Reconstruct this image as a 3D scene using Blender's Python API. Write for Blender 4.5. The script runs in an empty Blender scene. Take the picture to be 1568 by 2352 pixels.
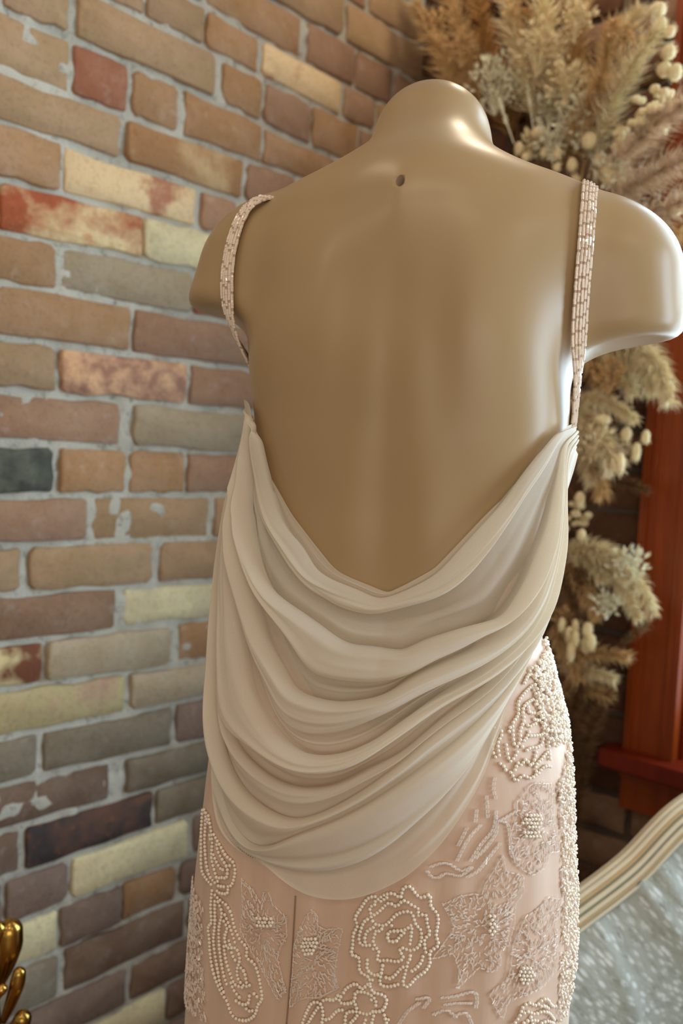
import bpy, bmesh, math, random
import numpy as np
from mathutils import Vector, Matrix

C = bpy.context.scene.collection
# ------------------------------------------------------------------ camera
PITCH, ROLL, FPX = 0.06615, 0.04954, 1950.0      # focal length in pixels of the 1568x2352 frame
CAMZ = 1.2
_f = Vector((0, math.cos(PITCH), -math.sin(PITCH)))
_r = Vector((1, 0, 0)); _d = Vector((0, -math.sin(PITCH), -math.cos(PITCH)))
_R = _r*math.cos(ROLL) - _d*math.sin(ROLL); _D = _r*math.sin(ROLL) + _d*math.cos(ROLL)
cam_data = bpy.data.cameras.new('camera')
cam = bpy.data.objects.new('camera', cam_data); C.objects.link(cam)
M = Matrix((_R, -_D, -_f)).transposed().to_4x4(); M.translation = (0, 0, CAMZ)
cam.matrix_world = M
cam_data.sensor_fit = 'VERTICAL'; cam_data.sensor_height = 36.0; cam_data.sensor_width = 24.0
cam_data.lens = FPX/2352*36
cam_data.clip_start = 0.05
cam_data.dof.use_dof = True; cam_data.dof.focus_distance = 0.70; cam_data.dof.aperture_fstop = 4.6
bpy.context.scene.camera = cam
# ------------------------------------------------------------------ world, lamps, exposure
sc = bpy.context.scene
sc.view_settings.view_transform = 'Standard'; sc.view_settings.look = 'None'
sc.view_settings.gamma = 1.0; sc.view_settings.use_curve_mapping = False
sc.view_settings.exposure = -0.11
w = bpy.data.worlds.new('room_ambience'); sc.world = w; w.use_nodes = True
w.node_tree.nodes['Background'].inputs[0].default_value = (1.0, 0.91, 0.79, 1)
w.node_tree.nodes['Background'].inputs[1].default_value = 0.36
CORNER = Vector((0.12443, 1.91357, 0)); WA = 0.81666
D1 = Vector((math.cos(WA), math.sin(WA), 0)); N1 = Vector((-math.sin(WA), math.cos(WA), 0))
D2 = Vector((math.sin(WA), -math.cos(WA), 0)); N2 = D1.copy()
def area(name, loc, direction, sx, sy, power, col):
    l = bpy.data.lights.new(name, 'AREA'); l.shape = 'RECTANGLE'; l.size = sx; l.size_y = sy
    l.energy = power; l.color = col
    o = bpy.data.objects.new(name, l); C.objects.link(o); o.location = loc
    o.rotation_euler = Vector(direction).to_track_quat('-Z', 'Y').to_euler(); return o
def lamp(name, loc, power, r, col):
    l = bpy.data.lights.new(name, 'POINT'); l.energy = power; l.color = col; l.shadow_soft_size = r
    o = bpy.data.objects.new(name, l); C.objects.link(o); o.location = loc; return o
def on_right(s, z, off=0.0): return CORNER + D2*s - N2*off + Vector((0, 0, z))
def on_left(s, z, off=0.0): return CORNER - D1*(1.47993 - s) - N1*off + Vector((0, 0, z))
# daylight through the two windows of the right-hand wall
area('window_daylight', on_right(1.19, 1.55, -0.16), -N2, 0.98, 1.60, 38.0, (0.62, 0.84, 1.0))
area('second_window_daylight', on_right(2.95, 1.42, -0.16), -N2, 1.8, 1.8, 136.0, (0.62, 0.82, 1.0))
area('rear_fill_light', (0.5, -3.4, 1.35), (-.1, 1, 0), 2.6, 1.9, 34.0, (1.0, 0.93, 0.82))  # added unseen fill behind the camera, evens out the lower back
# warm lamps under the ceiling
for x, y, z, p, r in [(-0.42, -0.60, 2.75, 9, .10), (0.05, -0.55, 2.75, 6.5, .10), (-1.7, -0.7, 2.7, 11, .12), (-0.62, 0.55, 2.75, 9, .12), (1.2, -0.9, 2.75, 9, .12), (0.36, 1.45, 2.32, 5.0, .06)]:
    lamp('ceiling_lamp', (x, y, z), p, r, (1.0, 0.84, 0.64))

# ------------------------------------------------------------------ helpers
def lin(c): c /= 255.0; return c/12.92 if c <= 0.04045 else ((c+0.055)/1.055)**2.4
def sr(r, g, b, k=1.0): return (min(lin(r)*k, .93), min(lin(g)*k, .93), min(lin(b)*k, .93), 1)
class NT:
    def __init__(self, name):
        self.m = bpy.data.materials.new(name); self.m.use_nodes = True
        self.t = self.m.node_tree; self.n = self.t.nodes; self.l = self.t.links
        self.p = self.n['Principled BSDF']; self.out = self.n['Material Output']
    def add(self, typ, **kw):
        n = self.n.new(typ)
        for k, v in kw.items():
            if k.startswith('i_'): n.inputs[int(k[2:]) if k[2:].isdigit() else k[2:].replace('_', ' ')].default_value = v
            else: setattr(n, k, v)
        return n
    def link(self, a, b): self.l.new(a, b)
    def noise(self, vec, scale, detail=4, rough=.55, w=None):
        n = self.add('ShaderNodeTexNoise'); n.inputs['Scale'].default_value = scale; n.inputs['Detail'].default_value = detail
        n.inputs['Roughness'].default_value = rough
        if w is not None: n.noise_dimensions = '4D'; self.link(w, n.inputs['W'])
        if vec is not None: self.link(vec, n.inputs['Vector'])
        return n.outputs[0]
    def ramp(self, fac, *stops):
        r = self.add('ShaderNodeValToRGB'); e = r.color_ramp.elements
        while len(e) < len(stops): e.new(0.5)
        for i, (p, c) in enumerate(stops): e[i].position = p; e[i].color = c if len(c) == 4 else (*c, 1)
        self.link(fac, r.inputs[0]); return r.outputs[0]
    def mix(self, fac, a, b, blend='MIX'):
        x = self.add('ShaderNodeMix', data_type='RGBA', blend_type=blend)
        for s, v in ((0, fac), (6, a), (7, b)):
            if hasattr(v, 'links'): self.link(v, x.inputs[s])
            else: x.inputs[s].default_value = v
        return x.outputs[2]
    def bump(self, h, strength, dist):
        b = self.add('ShaderNodeBump'); b.inputs['Strength'].default_value = strength; b.inputs['Distance'].default_value = dist
        self.link(h, b.inputs['Height']); self.link(b.outputs[0], self.p.inputs['Normal']); return b
    def coords(self, which='Object'): return self.add('ShaderNodeTexCoord').outputs[which]
def simple(name, col, rough=.5, metal=0., noise=.12, scale=30, bump=0., bdist=.001, **kw):
    t = NT(name); v = t.coords()
    n = t.noise(v, scale)
    dark = tuple(c*(1-noise) for c in col[:3])+(1,); lite = tuple(min(1, c*(1+noise)) for c in col[:3])+(1,)
    t.link(t.ramp(n, (.3, dark), (.7, lite)), t.p.inputs['Base Color'])
    t.p.inputs['Roughness'].default_value = rough; t.p.inputs['Metallic'].default_value = metal
    for k, val in kw.items(): t.p.inputs[k.replace('_', ' ')].default_value = val
    if bump: t.bump(t.noise(v, scale*4), bump, bdist)
    return t.m
def mesh_obj(name, verts, faces, mat, parent=None, smooth=False, loc=None):
    me = bpy.data.meshes.new(name)
    me.from_pydata([tuple(v) for v in verts], [], [tuple(f) for f in faces])
    if smooth: me.polygons.foreach_set('use_smooth', [True]*len(me.polygons))
    if mat is not None: me.materials.append(mat)
    me.update()
    o = bpy.data.objects.new(name, me); C.objects.link(o)
    if loc is not None: o.location = loc
    if parent is not None: o.parent = parent
    return o
def np_mesh(name, V, F, mat, parent=None, smooth=True):
    """V (n,3) array, F (m,k) array of equal-sided faces"""
    me = bpy.data.meshes.new(name); V = np.ascontiguousarray(V, dtype=np.float32); F = np.ascontiguousarray(F, dtype=np.int32)
    me.vertices.add(len(V)); me.vertices.foreach_set('co', V.ravel())
    k = F.shape[1]; me.loops.add(F.size); me.loops.foreach_set('vertex_index', F.ravel())
    me.polygons.add(len(F)); me.polygons.foreach_set('loop_start', np.arange(0, F.size, k, dtype=np.int32))
    me.polygons.foreach_set('loop_total', np.full(len(F), k, dtype=np.int32))
    me.polygons.foreach_set('use_smooth', np.full(len(F), smooth))
    me.update(calc_edges=True); me.validate()
    if mat is not None: me.materials.append(mat)
    o = bpy.data.objects.new(name, me); C.objects.link(o)
    if parent is not None: o.parent = parent
    return o
def empty(name, loc=(0, 0, 0), rz=0.0):
    o = bpy.data.objects.new(name, None); C.objects.link(o); o.location = loc; o.rotation_euler = (0, 0, rz); o.empty_display_size = .05
    return o
def tag(o, label=None, cat=None, group=None, kind=None):
    for k, v in (('label', label), ('category', cat), ('group', group), ('kind', kind)):
        if v: o[k] = v
    return o
class MB:
    """collects boxes, tubes, blades into one mesh"""
    def __init__(self): self.v = []; self.f = []
    def box(self, o, ax, ay, az):
        b = len(self.v); o = Vector(o); ax, ay, az = Vector(ax), Vector(ay), Vector(az)
        for k in range(8): self.v.append(o + ax*(k & 1) + ay*((k >> 1) & 1) + az*((k >> 2) & 1))
        for q in ((0, 2, 3, 1), (4, 5, 7, 6), (0, 1, 5, 4), (2, 6, 7, 3), (0, 4, 6, 2), (1, 3, 7, 5)): self.f.append(tuple(b+i for i in q))
    def tube(self, pts, radii, n=6, caps=True):
        pts = [Vector(p) for p in pts]
        if not hasattr(radii, '__len__'): radii = [radii]*len(pts)
        b = len(self.v); up = Vector((.31, .17, .93))
        for i, p in enumerate(pts):
            t = (pts[min(i+1, len(pts)-1)] - pts[max(i-1, 0)]).normalized()
            x = t.cross(up)
            if x.length < 1e-4: x = t.cross(Vector((1, 0, 0)))
            x.normalize(); y = t.cross(x)
            for k in range(n):
                a = 2*math.pi*k/n; self.v.append(p + (x*math.cos(a) + y*math.sin(a))*radii[i])
        for i in range(len(pts)-1):
            for k in range(n):
                q = b+i*n+k; r = b+i*n+(k+1) % n; self.f.append((q, r, r+n, q+n))
        if caps:
            self.f.append(tuple(b+k for k in reversed(range(n)))); self.f.append(tuple(b+(len(pts)-1)*n+k for k in range(n)))
    def ell(self, c, ax, ay, az, nu=8, nv=5):
        b = len(self.v); c = Vector(c); ax, ay, az = Vector(ax), Vector(ay), Vector(az)
        self.v.append(c - az)
        for j in range(1, nv):
            ph = -math.pi/2 + math.pi*j/nv
            for i in range(nu):
                th = 2*math.pi*i/nu; self.v.append(c + ax*(math.cos(th)*math.cos(ph)) + ay*(math.sin(th)*math.cos(ph)) + az*math.sin(ph))
        self.v.append(c + az); top = len(self.v)-1
        for i in range(nu):
            self.f.append((b, b+1+(i+1) % nu, b+1+i)); self.f.append((top, top-nu+i, top-nu+(i+1) % nu))
        for j in range(nv-2):
            for i in range(nu):
                q = b+1+j*nu; self.f.append((q+i, q+(i+1) % nu, q+nu+(i+1) % nu, q+nu+i))
    def blade(self, p0, p1, p2, w):
        """a thin two-segment hair with a triangular tip"""
        d = (p2-p0); s = d.cross(Vector((random.uniform(-1, 1), random.uniform(-1, 1), random.uniform(-1, 1))))
        if s.length < 1e-6: return
        s = s.normalized()*w; b = len(self.v)
        self.v += [p0-s, p0+s, p1+s*.7, p1-s*.7, p2]; self.f += [(b, b+1, b+2, b+3), (b+3, b+2, b+4)]
    def build(self, name, mat, parent=None, smooth=False): return mesh_obj(name, self.v, self.f, mat, parent, smooth)
random.seed(7); rng = np.random.default_rng(7)
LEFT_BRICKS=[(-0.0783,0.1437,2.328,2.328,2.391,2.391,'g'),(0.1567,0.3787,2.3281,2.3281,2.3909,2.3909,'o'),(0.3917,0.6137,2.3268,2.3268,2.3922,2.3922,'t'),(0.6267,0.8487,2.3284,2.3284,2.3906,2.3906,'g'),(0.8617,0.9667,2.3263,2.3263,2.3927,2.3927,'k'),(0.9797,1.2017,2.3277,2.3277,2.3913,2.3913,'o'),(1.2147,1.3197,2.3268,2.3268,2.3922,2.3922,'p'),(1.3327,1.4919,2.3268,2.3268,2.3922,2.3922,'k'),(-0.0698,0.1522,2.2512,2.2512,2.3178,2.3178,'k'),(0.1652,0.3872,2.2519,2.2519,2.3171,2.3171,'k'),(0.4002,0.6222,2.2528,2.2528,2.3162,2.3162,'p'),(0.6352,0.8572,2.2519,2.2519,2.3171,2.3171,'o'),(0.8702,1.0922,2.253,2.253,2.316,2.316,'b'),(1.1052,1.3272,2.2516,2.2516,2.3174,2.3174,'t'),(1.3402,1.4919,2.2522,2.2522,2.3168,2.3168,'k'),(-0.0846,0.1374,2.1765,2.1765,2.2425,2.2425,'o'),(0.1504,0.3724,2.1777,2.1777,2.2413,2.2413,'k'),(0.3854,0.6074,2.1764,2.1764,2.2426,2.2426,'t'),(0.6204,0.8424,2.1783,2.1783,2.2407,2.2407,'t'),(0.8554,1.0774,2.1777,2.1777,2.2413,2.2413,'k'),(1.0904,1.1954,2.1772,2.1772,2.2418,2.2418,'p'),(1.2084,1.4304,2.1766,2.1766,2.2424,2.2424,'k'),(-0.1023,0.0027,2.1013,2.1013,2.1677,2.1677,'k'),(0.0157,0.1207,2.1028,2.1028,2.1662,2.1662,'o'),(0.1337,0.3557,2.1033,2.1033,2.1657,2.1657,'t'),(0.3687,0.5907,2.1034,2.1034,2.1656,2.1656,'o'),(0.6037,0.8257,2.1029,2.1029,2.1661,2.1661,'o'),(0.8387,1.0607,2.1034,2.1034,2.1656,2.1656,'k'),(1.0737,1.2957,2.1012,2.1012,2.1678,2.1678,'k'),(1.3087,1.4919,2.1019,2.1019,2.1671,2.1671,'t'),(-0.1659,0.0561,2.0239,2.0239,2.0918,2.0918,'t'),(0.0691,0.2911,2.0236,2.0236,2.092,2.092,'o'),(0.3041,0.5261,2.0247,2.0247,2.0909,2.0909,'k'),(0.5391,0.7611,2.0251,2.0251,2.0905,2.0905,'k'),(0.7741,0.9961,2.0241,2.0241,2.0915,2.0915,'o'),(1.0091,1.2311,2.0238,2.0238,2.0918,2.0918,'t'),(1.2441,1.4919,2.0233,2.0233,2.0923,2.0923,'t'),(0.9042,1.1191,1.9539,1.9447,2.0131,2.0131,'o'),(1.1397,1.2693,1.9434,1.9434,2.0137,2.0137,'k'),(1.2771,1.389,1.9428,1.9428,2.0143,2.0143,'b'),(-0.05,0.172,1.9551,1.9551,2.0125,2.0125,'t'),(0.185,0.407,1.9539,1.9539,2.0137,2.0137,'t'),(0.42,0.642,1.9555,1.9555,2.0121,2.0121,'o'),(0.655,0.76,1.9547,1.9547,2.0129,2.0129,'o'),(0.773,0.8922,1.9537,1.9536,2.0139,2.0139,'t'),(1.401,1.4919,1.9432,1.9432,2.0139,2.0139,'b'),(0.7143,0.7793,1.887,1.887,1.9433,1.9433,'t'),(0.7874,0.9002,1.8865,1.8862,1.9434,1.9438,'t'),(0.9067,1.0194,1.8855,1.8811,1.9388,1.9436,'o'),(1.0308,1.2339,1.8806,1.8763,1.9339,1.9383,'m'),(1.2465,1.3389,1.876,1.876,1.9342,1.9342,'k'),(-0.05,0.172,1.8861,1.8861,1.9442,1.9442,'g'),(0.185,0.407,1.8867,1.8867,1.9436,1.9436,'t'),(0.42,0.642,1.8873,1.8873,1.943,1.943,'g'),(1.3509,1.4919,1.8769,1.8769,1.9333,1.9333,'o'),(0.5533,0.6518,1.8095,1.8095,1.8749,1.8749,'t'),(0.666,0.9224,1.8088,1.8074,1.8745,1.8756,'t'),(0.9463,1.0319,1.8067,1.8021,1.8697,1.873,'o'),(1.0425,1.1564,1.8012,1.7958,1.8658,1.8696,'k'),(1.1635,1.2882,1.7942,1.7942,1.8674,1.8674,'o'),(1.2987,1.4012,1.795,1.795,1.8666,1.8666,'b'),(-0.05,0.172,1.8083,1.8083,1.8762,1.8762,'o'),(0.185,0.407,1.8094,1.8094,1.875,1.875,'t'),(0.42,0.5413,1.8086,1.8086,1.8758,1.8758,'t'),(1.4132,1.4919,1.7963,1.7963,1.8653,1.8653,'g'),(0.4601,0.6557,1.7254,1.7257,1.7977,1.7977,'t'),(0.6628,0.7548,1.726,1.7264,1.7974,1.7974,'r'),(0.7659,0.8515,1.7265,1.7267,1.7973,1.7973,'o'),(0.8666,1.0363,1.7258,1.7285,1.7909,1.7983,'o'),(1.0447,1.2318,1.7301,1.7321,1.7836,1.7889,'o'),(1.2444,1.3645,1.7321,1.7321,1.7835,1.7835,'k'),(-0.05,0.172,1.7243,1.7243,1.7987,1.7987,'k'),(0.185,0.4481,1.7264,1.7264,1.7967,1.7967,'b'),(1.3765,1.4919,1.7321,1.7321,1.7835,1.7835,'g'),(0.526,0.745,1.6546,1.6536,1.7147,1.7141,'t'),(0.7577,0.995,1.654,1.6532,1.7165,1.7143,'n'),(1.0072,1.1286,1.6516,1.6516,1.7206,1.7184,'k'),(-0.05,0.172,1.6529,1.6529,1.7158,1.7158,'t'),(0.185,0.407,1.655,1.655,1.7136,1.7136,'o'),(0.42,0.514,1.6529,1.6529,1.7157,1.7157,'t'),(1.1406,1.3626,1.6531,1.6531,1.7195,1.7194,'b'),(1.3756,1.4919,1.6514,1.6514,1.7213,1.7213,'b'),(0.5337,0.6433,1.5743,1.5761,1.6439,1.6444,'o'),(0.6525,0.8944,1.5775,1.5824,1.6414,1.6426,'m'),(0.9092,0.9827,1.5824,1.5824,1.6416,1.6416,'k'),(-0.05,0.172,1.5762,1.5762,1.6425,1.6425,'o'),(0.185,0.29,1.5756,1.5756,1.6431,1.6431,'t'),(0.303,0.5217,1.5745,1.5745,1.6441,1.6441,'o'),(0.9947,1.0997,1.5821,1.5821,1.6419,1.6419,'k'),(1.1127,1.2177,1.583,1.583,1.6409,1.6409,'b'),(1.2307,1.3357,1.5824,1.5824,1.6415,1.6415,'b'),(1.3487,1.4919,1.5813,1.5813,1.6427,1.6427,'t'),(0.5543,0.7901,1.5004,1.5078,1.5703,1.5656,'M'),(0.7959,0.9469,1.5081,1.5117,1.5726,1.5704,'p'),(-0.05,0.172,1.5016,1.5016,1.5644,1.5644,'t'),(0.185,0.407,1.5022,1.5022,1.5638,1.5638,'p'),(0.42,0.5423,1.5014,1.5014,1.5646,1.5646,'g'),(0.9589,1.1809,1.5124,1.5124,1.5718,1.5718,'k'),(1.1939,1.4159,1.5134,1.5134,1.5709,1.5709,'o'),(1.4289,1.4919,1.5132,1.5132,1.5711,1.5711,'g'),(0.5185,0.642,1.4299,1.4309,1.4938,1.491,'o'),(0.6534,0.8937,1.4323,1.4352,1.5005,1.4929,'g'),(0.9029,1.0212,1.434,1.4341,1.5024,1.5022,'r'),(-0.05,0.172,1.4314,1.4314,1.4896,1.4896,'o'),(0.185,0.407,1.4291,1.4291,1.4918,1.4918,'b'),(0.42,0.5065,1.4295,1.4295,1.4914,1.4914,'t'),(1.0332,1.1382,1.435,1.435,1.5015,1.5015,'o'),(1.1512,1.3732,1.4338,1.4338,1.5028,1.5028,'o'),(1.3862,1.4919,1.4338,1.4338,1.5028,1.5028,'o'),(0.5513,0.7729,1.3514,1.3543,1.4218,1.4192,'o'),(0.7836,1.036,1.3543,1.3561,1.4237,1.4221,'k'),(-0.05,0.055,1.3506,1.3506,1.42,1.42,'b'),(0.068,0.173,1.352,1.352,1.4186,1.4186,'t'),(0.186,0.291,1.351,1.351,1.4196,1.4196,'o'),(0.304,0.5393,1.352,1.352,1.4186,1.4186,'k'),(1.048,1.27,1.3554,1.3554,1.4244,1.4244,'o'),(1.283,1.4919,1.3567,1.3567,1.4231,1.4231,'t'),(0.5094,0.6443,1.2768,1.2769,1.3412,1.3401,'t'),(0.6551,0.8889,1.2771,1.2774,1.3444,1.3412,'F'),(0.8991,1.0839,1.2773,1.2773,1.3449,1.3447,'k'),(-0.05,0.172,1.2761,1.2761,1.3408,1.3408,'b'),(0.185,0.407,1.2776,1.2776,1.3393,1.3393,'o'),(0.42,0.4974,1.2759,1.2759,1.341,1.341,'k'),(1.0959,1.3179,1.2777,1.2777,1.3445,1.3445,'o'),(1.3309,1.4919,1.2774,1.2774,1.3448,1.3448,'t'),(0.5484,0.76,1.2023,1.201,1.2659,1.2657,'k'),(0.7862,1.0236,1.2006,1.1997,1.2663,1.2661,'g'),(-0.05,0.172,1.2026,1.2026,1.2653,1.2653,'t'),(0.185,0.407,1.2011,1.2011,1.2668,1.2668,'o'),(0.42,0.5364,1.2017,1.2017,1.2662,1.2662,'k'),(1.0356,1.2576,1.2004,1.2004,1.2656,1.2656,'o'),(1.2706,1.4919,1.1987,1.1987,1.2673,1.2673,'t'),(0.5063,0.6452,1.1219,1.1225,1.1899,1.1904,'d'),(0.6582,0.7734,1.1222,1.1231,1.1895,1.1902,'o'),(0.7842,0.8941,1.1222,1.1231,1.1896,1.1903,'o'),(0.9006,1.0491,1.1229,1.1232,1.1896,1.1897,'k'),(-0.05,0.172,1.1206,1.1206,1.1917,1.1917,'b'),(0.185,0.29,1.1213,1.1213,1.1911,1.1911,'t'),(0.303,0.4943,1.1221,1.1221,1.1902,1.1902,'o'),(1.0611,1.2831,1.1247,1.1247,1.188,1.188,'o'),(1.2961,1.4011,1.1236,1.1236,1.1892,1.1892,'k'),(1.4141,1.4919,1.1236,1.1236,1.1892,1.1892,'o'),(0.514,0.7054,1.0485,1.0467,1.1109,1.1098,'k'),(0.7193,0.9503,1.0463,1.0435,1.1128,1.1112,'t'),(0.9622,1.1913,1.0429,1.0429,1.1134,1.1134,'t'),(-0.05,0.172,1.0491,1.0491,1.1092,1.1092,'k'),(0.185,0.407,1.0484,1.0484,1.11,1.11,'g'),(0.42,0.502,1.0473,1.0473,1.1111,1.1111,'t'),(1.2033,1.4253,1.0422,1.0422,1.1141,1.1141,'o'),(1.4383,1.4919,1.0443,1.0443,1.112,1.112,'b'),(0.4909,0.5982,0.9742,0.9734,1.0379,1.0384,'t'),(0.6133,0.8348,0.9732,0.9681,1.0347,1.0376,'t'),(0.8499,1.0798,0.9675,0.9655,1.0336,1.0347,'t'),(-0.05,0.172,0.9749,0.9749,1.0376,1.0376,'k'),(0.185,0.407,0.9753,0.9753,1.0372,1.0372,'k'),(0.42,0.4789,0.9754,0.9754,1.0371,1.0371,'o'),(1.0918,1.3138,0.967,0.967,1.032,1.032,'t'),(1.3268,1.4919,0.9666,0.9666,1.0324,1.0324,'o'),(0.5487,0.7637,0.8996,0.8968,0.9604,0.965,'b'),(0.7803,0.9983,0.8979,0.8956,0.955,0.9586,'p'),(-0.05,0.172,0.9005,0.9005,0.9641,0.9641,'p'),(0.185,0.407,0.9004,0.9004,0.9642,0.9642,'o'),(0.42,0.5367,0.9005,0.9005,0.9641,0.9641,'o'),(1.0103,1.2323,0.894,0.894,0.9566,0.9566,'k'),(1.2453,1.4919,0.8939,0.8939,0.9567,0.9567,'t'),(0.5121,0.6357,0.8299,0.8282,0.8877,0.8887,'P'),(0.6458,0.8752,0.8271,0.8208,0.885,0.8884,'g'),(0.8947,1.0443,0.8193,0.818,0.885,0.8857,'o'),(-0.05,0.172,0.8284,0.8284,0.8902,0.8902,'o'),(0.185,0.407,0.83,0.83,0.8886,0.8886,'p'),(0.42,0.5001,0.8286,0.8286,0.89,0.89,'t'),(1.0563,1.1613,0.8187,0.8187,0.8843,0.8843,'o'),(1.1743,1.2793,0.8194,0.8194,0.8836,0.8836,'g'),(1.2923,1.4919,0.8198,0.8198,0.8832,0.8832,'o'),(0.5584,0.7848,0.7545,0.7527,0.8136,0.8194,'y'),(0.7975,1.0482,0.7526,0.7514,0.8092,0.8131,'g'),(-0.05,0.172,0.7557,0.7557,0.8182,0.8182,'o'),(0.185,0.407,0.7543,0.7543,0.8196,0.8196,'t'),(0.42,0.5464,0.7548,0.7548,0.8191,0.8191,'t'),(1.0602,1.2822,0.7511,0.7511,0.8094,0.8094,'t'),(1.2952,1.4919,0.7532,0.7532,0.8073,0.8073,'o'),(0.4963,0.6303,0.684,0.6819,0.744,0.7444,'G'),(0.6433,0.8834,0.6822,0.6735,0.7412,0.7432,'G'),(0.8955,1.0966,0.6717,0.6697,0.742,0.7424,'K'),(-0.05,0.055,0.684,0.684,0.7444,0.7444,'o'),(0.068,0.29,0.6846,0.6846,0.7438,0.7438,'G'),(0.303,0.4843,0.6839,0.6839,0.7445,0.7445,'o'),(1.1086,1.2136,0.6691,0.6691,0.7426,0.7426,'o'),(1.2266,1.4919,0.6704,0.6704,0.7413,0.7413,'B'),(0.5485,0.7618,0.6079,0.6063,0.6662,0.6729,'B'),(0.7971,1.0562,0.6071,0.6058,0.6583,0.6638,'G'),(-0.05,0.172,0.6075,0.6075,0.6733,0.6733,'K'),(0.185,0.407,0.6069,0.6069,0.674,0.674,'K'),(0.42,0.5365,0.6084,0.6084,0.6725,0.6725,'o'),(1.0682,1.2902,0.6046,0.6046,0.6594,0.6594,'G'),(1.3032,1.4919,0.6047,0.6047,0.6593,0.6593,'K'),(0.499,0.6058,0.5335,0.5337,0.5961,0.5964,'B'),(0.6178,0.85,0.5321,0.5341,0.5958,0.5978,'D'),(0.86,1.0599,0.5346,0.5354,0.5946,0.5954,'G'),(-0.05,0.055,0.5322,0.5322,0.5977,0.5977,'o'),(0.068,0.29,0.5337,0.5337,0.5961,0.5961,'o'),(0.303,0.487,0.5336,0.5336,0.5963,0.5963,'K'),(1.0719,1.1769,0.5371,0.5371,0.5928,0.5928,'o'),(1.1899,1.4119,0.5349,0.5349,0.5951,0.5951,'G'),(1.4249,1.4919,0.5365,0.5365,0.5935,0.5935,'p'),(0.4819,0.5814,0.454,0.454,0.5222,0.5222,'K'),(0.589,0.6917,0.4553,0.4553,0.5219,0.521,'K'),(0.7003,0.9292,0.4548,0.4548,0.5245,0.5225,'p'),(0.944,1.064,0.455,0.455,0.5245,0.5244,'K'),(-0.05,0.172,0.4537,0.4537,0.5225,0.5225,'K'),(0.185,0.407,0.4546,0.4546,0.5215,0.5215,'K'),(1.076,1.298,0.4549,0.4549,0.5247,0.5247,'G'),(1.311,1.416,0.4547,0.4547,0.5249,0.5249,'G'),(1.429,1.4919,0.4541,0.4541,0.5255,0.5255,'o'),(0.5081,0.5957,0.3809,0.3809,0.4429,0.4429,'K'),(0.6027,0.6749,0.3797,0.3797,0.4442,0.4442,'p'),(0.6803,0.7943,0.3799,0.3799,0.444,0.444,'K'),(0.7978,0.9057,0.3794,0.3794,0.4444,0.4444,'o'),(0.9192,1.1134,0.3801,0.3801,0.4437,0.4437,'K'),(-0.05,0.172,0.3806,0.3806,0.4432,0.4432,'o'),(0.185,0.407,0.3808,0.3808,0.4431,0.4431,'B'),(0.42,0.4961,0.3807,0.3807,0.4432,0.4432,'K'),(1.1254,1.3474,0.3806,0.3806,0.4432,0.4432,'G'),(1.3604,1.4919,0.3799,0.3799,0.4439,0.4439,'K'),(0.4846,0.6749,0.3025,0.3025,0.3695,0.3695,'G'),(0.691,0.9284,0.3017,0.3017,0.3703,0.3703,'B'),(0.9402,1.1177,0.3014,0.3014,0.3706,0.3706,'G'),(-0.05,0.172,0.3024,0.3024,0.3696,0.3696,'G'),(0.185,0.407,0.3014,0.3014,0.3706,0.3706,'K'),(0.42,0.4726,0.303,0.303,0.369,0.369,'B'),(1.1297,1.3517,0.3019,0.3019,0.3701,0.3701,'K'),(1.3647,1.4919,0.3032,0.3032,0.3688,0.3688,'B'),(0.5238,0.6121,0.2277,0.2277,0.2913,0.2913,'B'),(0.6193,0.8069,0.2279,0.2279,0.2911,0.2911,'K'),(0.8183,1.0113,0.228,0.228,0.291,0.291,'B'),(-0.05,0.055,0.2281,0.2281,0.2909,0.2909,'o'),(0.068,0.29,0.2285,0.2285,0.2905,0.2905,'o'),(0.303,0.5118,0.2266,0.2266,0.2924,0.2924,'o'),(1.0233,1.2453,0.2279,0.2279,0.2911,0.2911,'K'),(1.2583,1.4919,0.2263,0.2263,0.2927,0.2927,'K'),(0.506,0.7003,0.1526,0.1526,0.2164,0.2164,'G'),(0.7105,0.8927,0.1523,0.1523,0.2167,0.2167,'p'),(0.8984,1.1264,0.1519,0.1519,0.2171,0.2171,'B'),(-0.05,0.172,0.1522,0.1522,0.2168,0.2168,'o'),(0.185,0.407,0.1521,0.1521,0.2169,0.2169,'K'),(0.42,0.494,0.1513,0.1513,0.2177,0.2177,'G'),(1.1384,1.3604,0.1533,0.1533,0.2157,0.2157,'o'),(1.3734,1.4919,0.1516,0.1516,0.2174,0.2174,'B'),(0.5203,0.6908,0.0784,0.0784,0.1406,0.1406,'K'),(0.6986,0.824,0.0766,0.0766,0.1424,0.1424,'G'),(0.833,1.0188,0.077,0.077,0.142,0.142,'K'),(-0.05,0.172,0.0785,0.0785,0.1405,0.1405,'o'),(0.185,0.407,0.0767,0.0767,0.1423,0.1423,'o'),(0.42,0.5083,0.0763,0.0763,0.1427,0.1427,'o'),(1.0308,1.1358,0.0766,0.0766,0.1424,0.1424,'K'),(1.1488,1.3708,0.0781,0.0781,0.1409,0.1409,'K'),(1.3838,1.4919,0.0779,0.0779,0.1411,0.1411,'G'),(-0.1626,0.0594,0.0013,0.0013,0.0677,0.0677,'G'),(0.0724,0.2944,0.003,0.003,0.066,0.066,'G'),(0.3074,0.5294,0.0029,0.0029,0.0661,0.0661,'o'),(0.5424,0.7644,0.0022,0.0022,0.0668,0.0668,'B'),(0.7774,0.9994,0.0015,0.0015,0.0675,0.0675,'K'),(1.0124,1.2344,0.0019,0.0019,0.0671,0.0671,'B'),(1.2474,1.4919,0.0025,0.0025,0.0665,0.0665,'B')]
BODY_BASE=[0.057,0.7647]
BODY_YAW=0.24904
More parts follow.
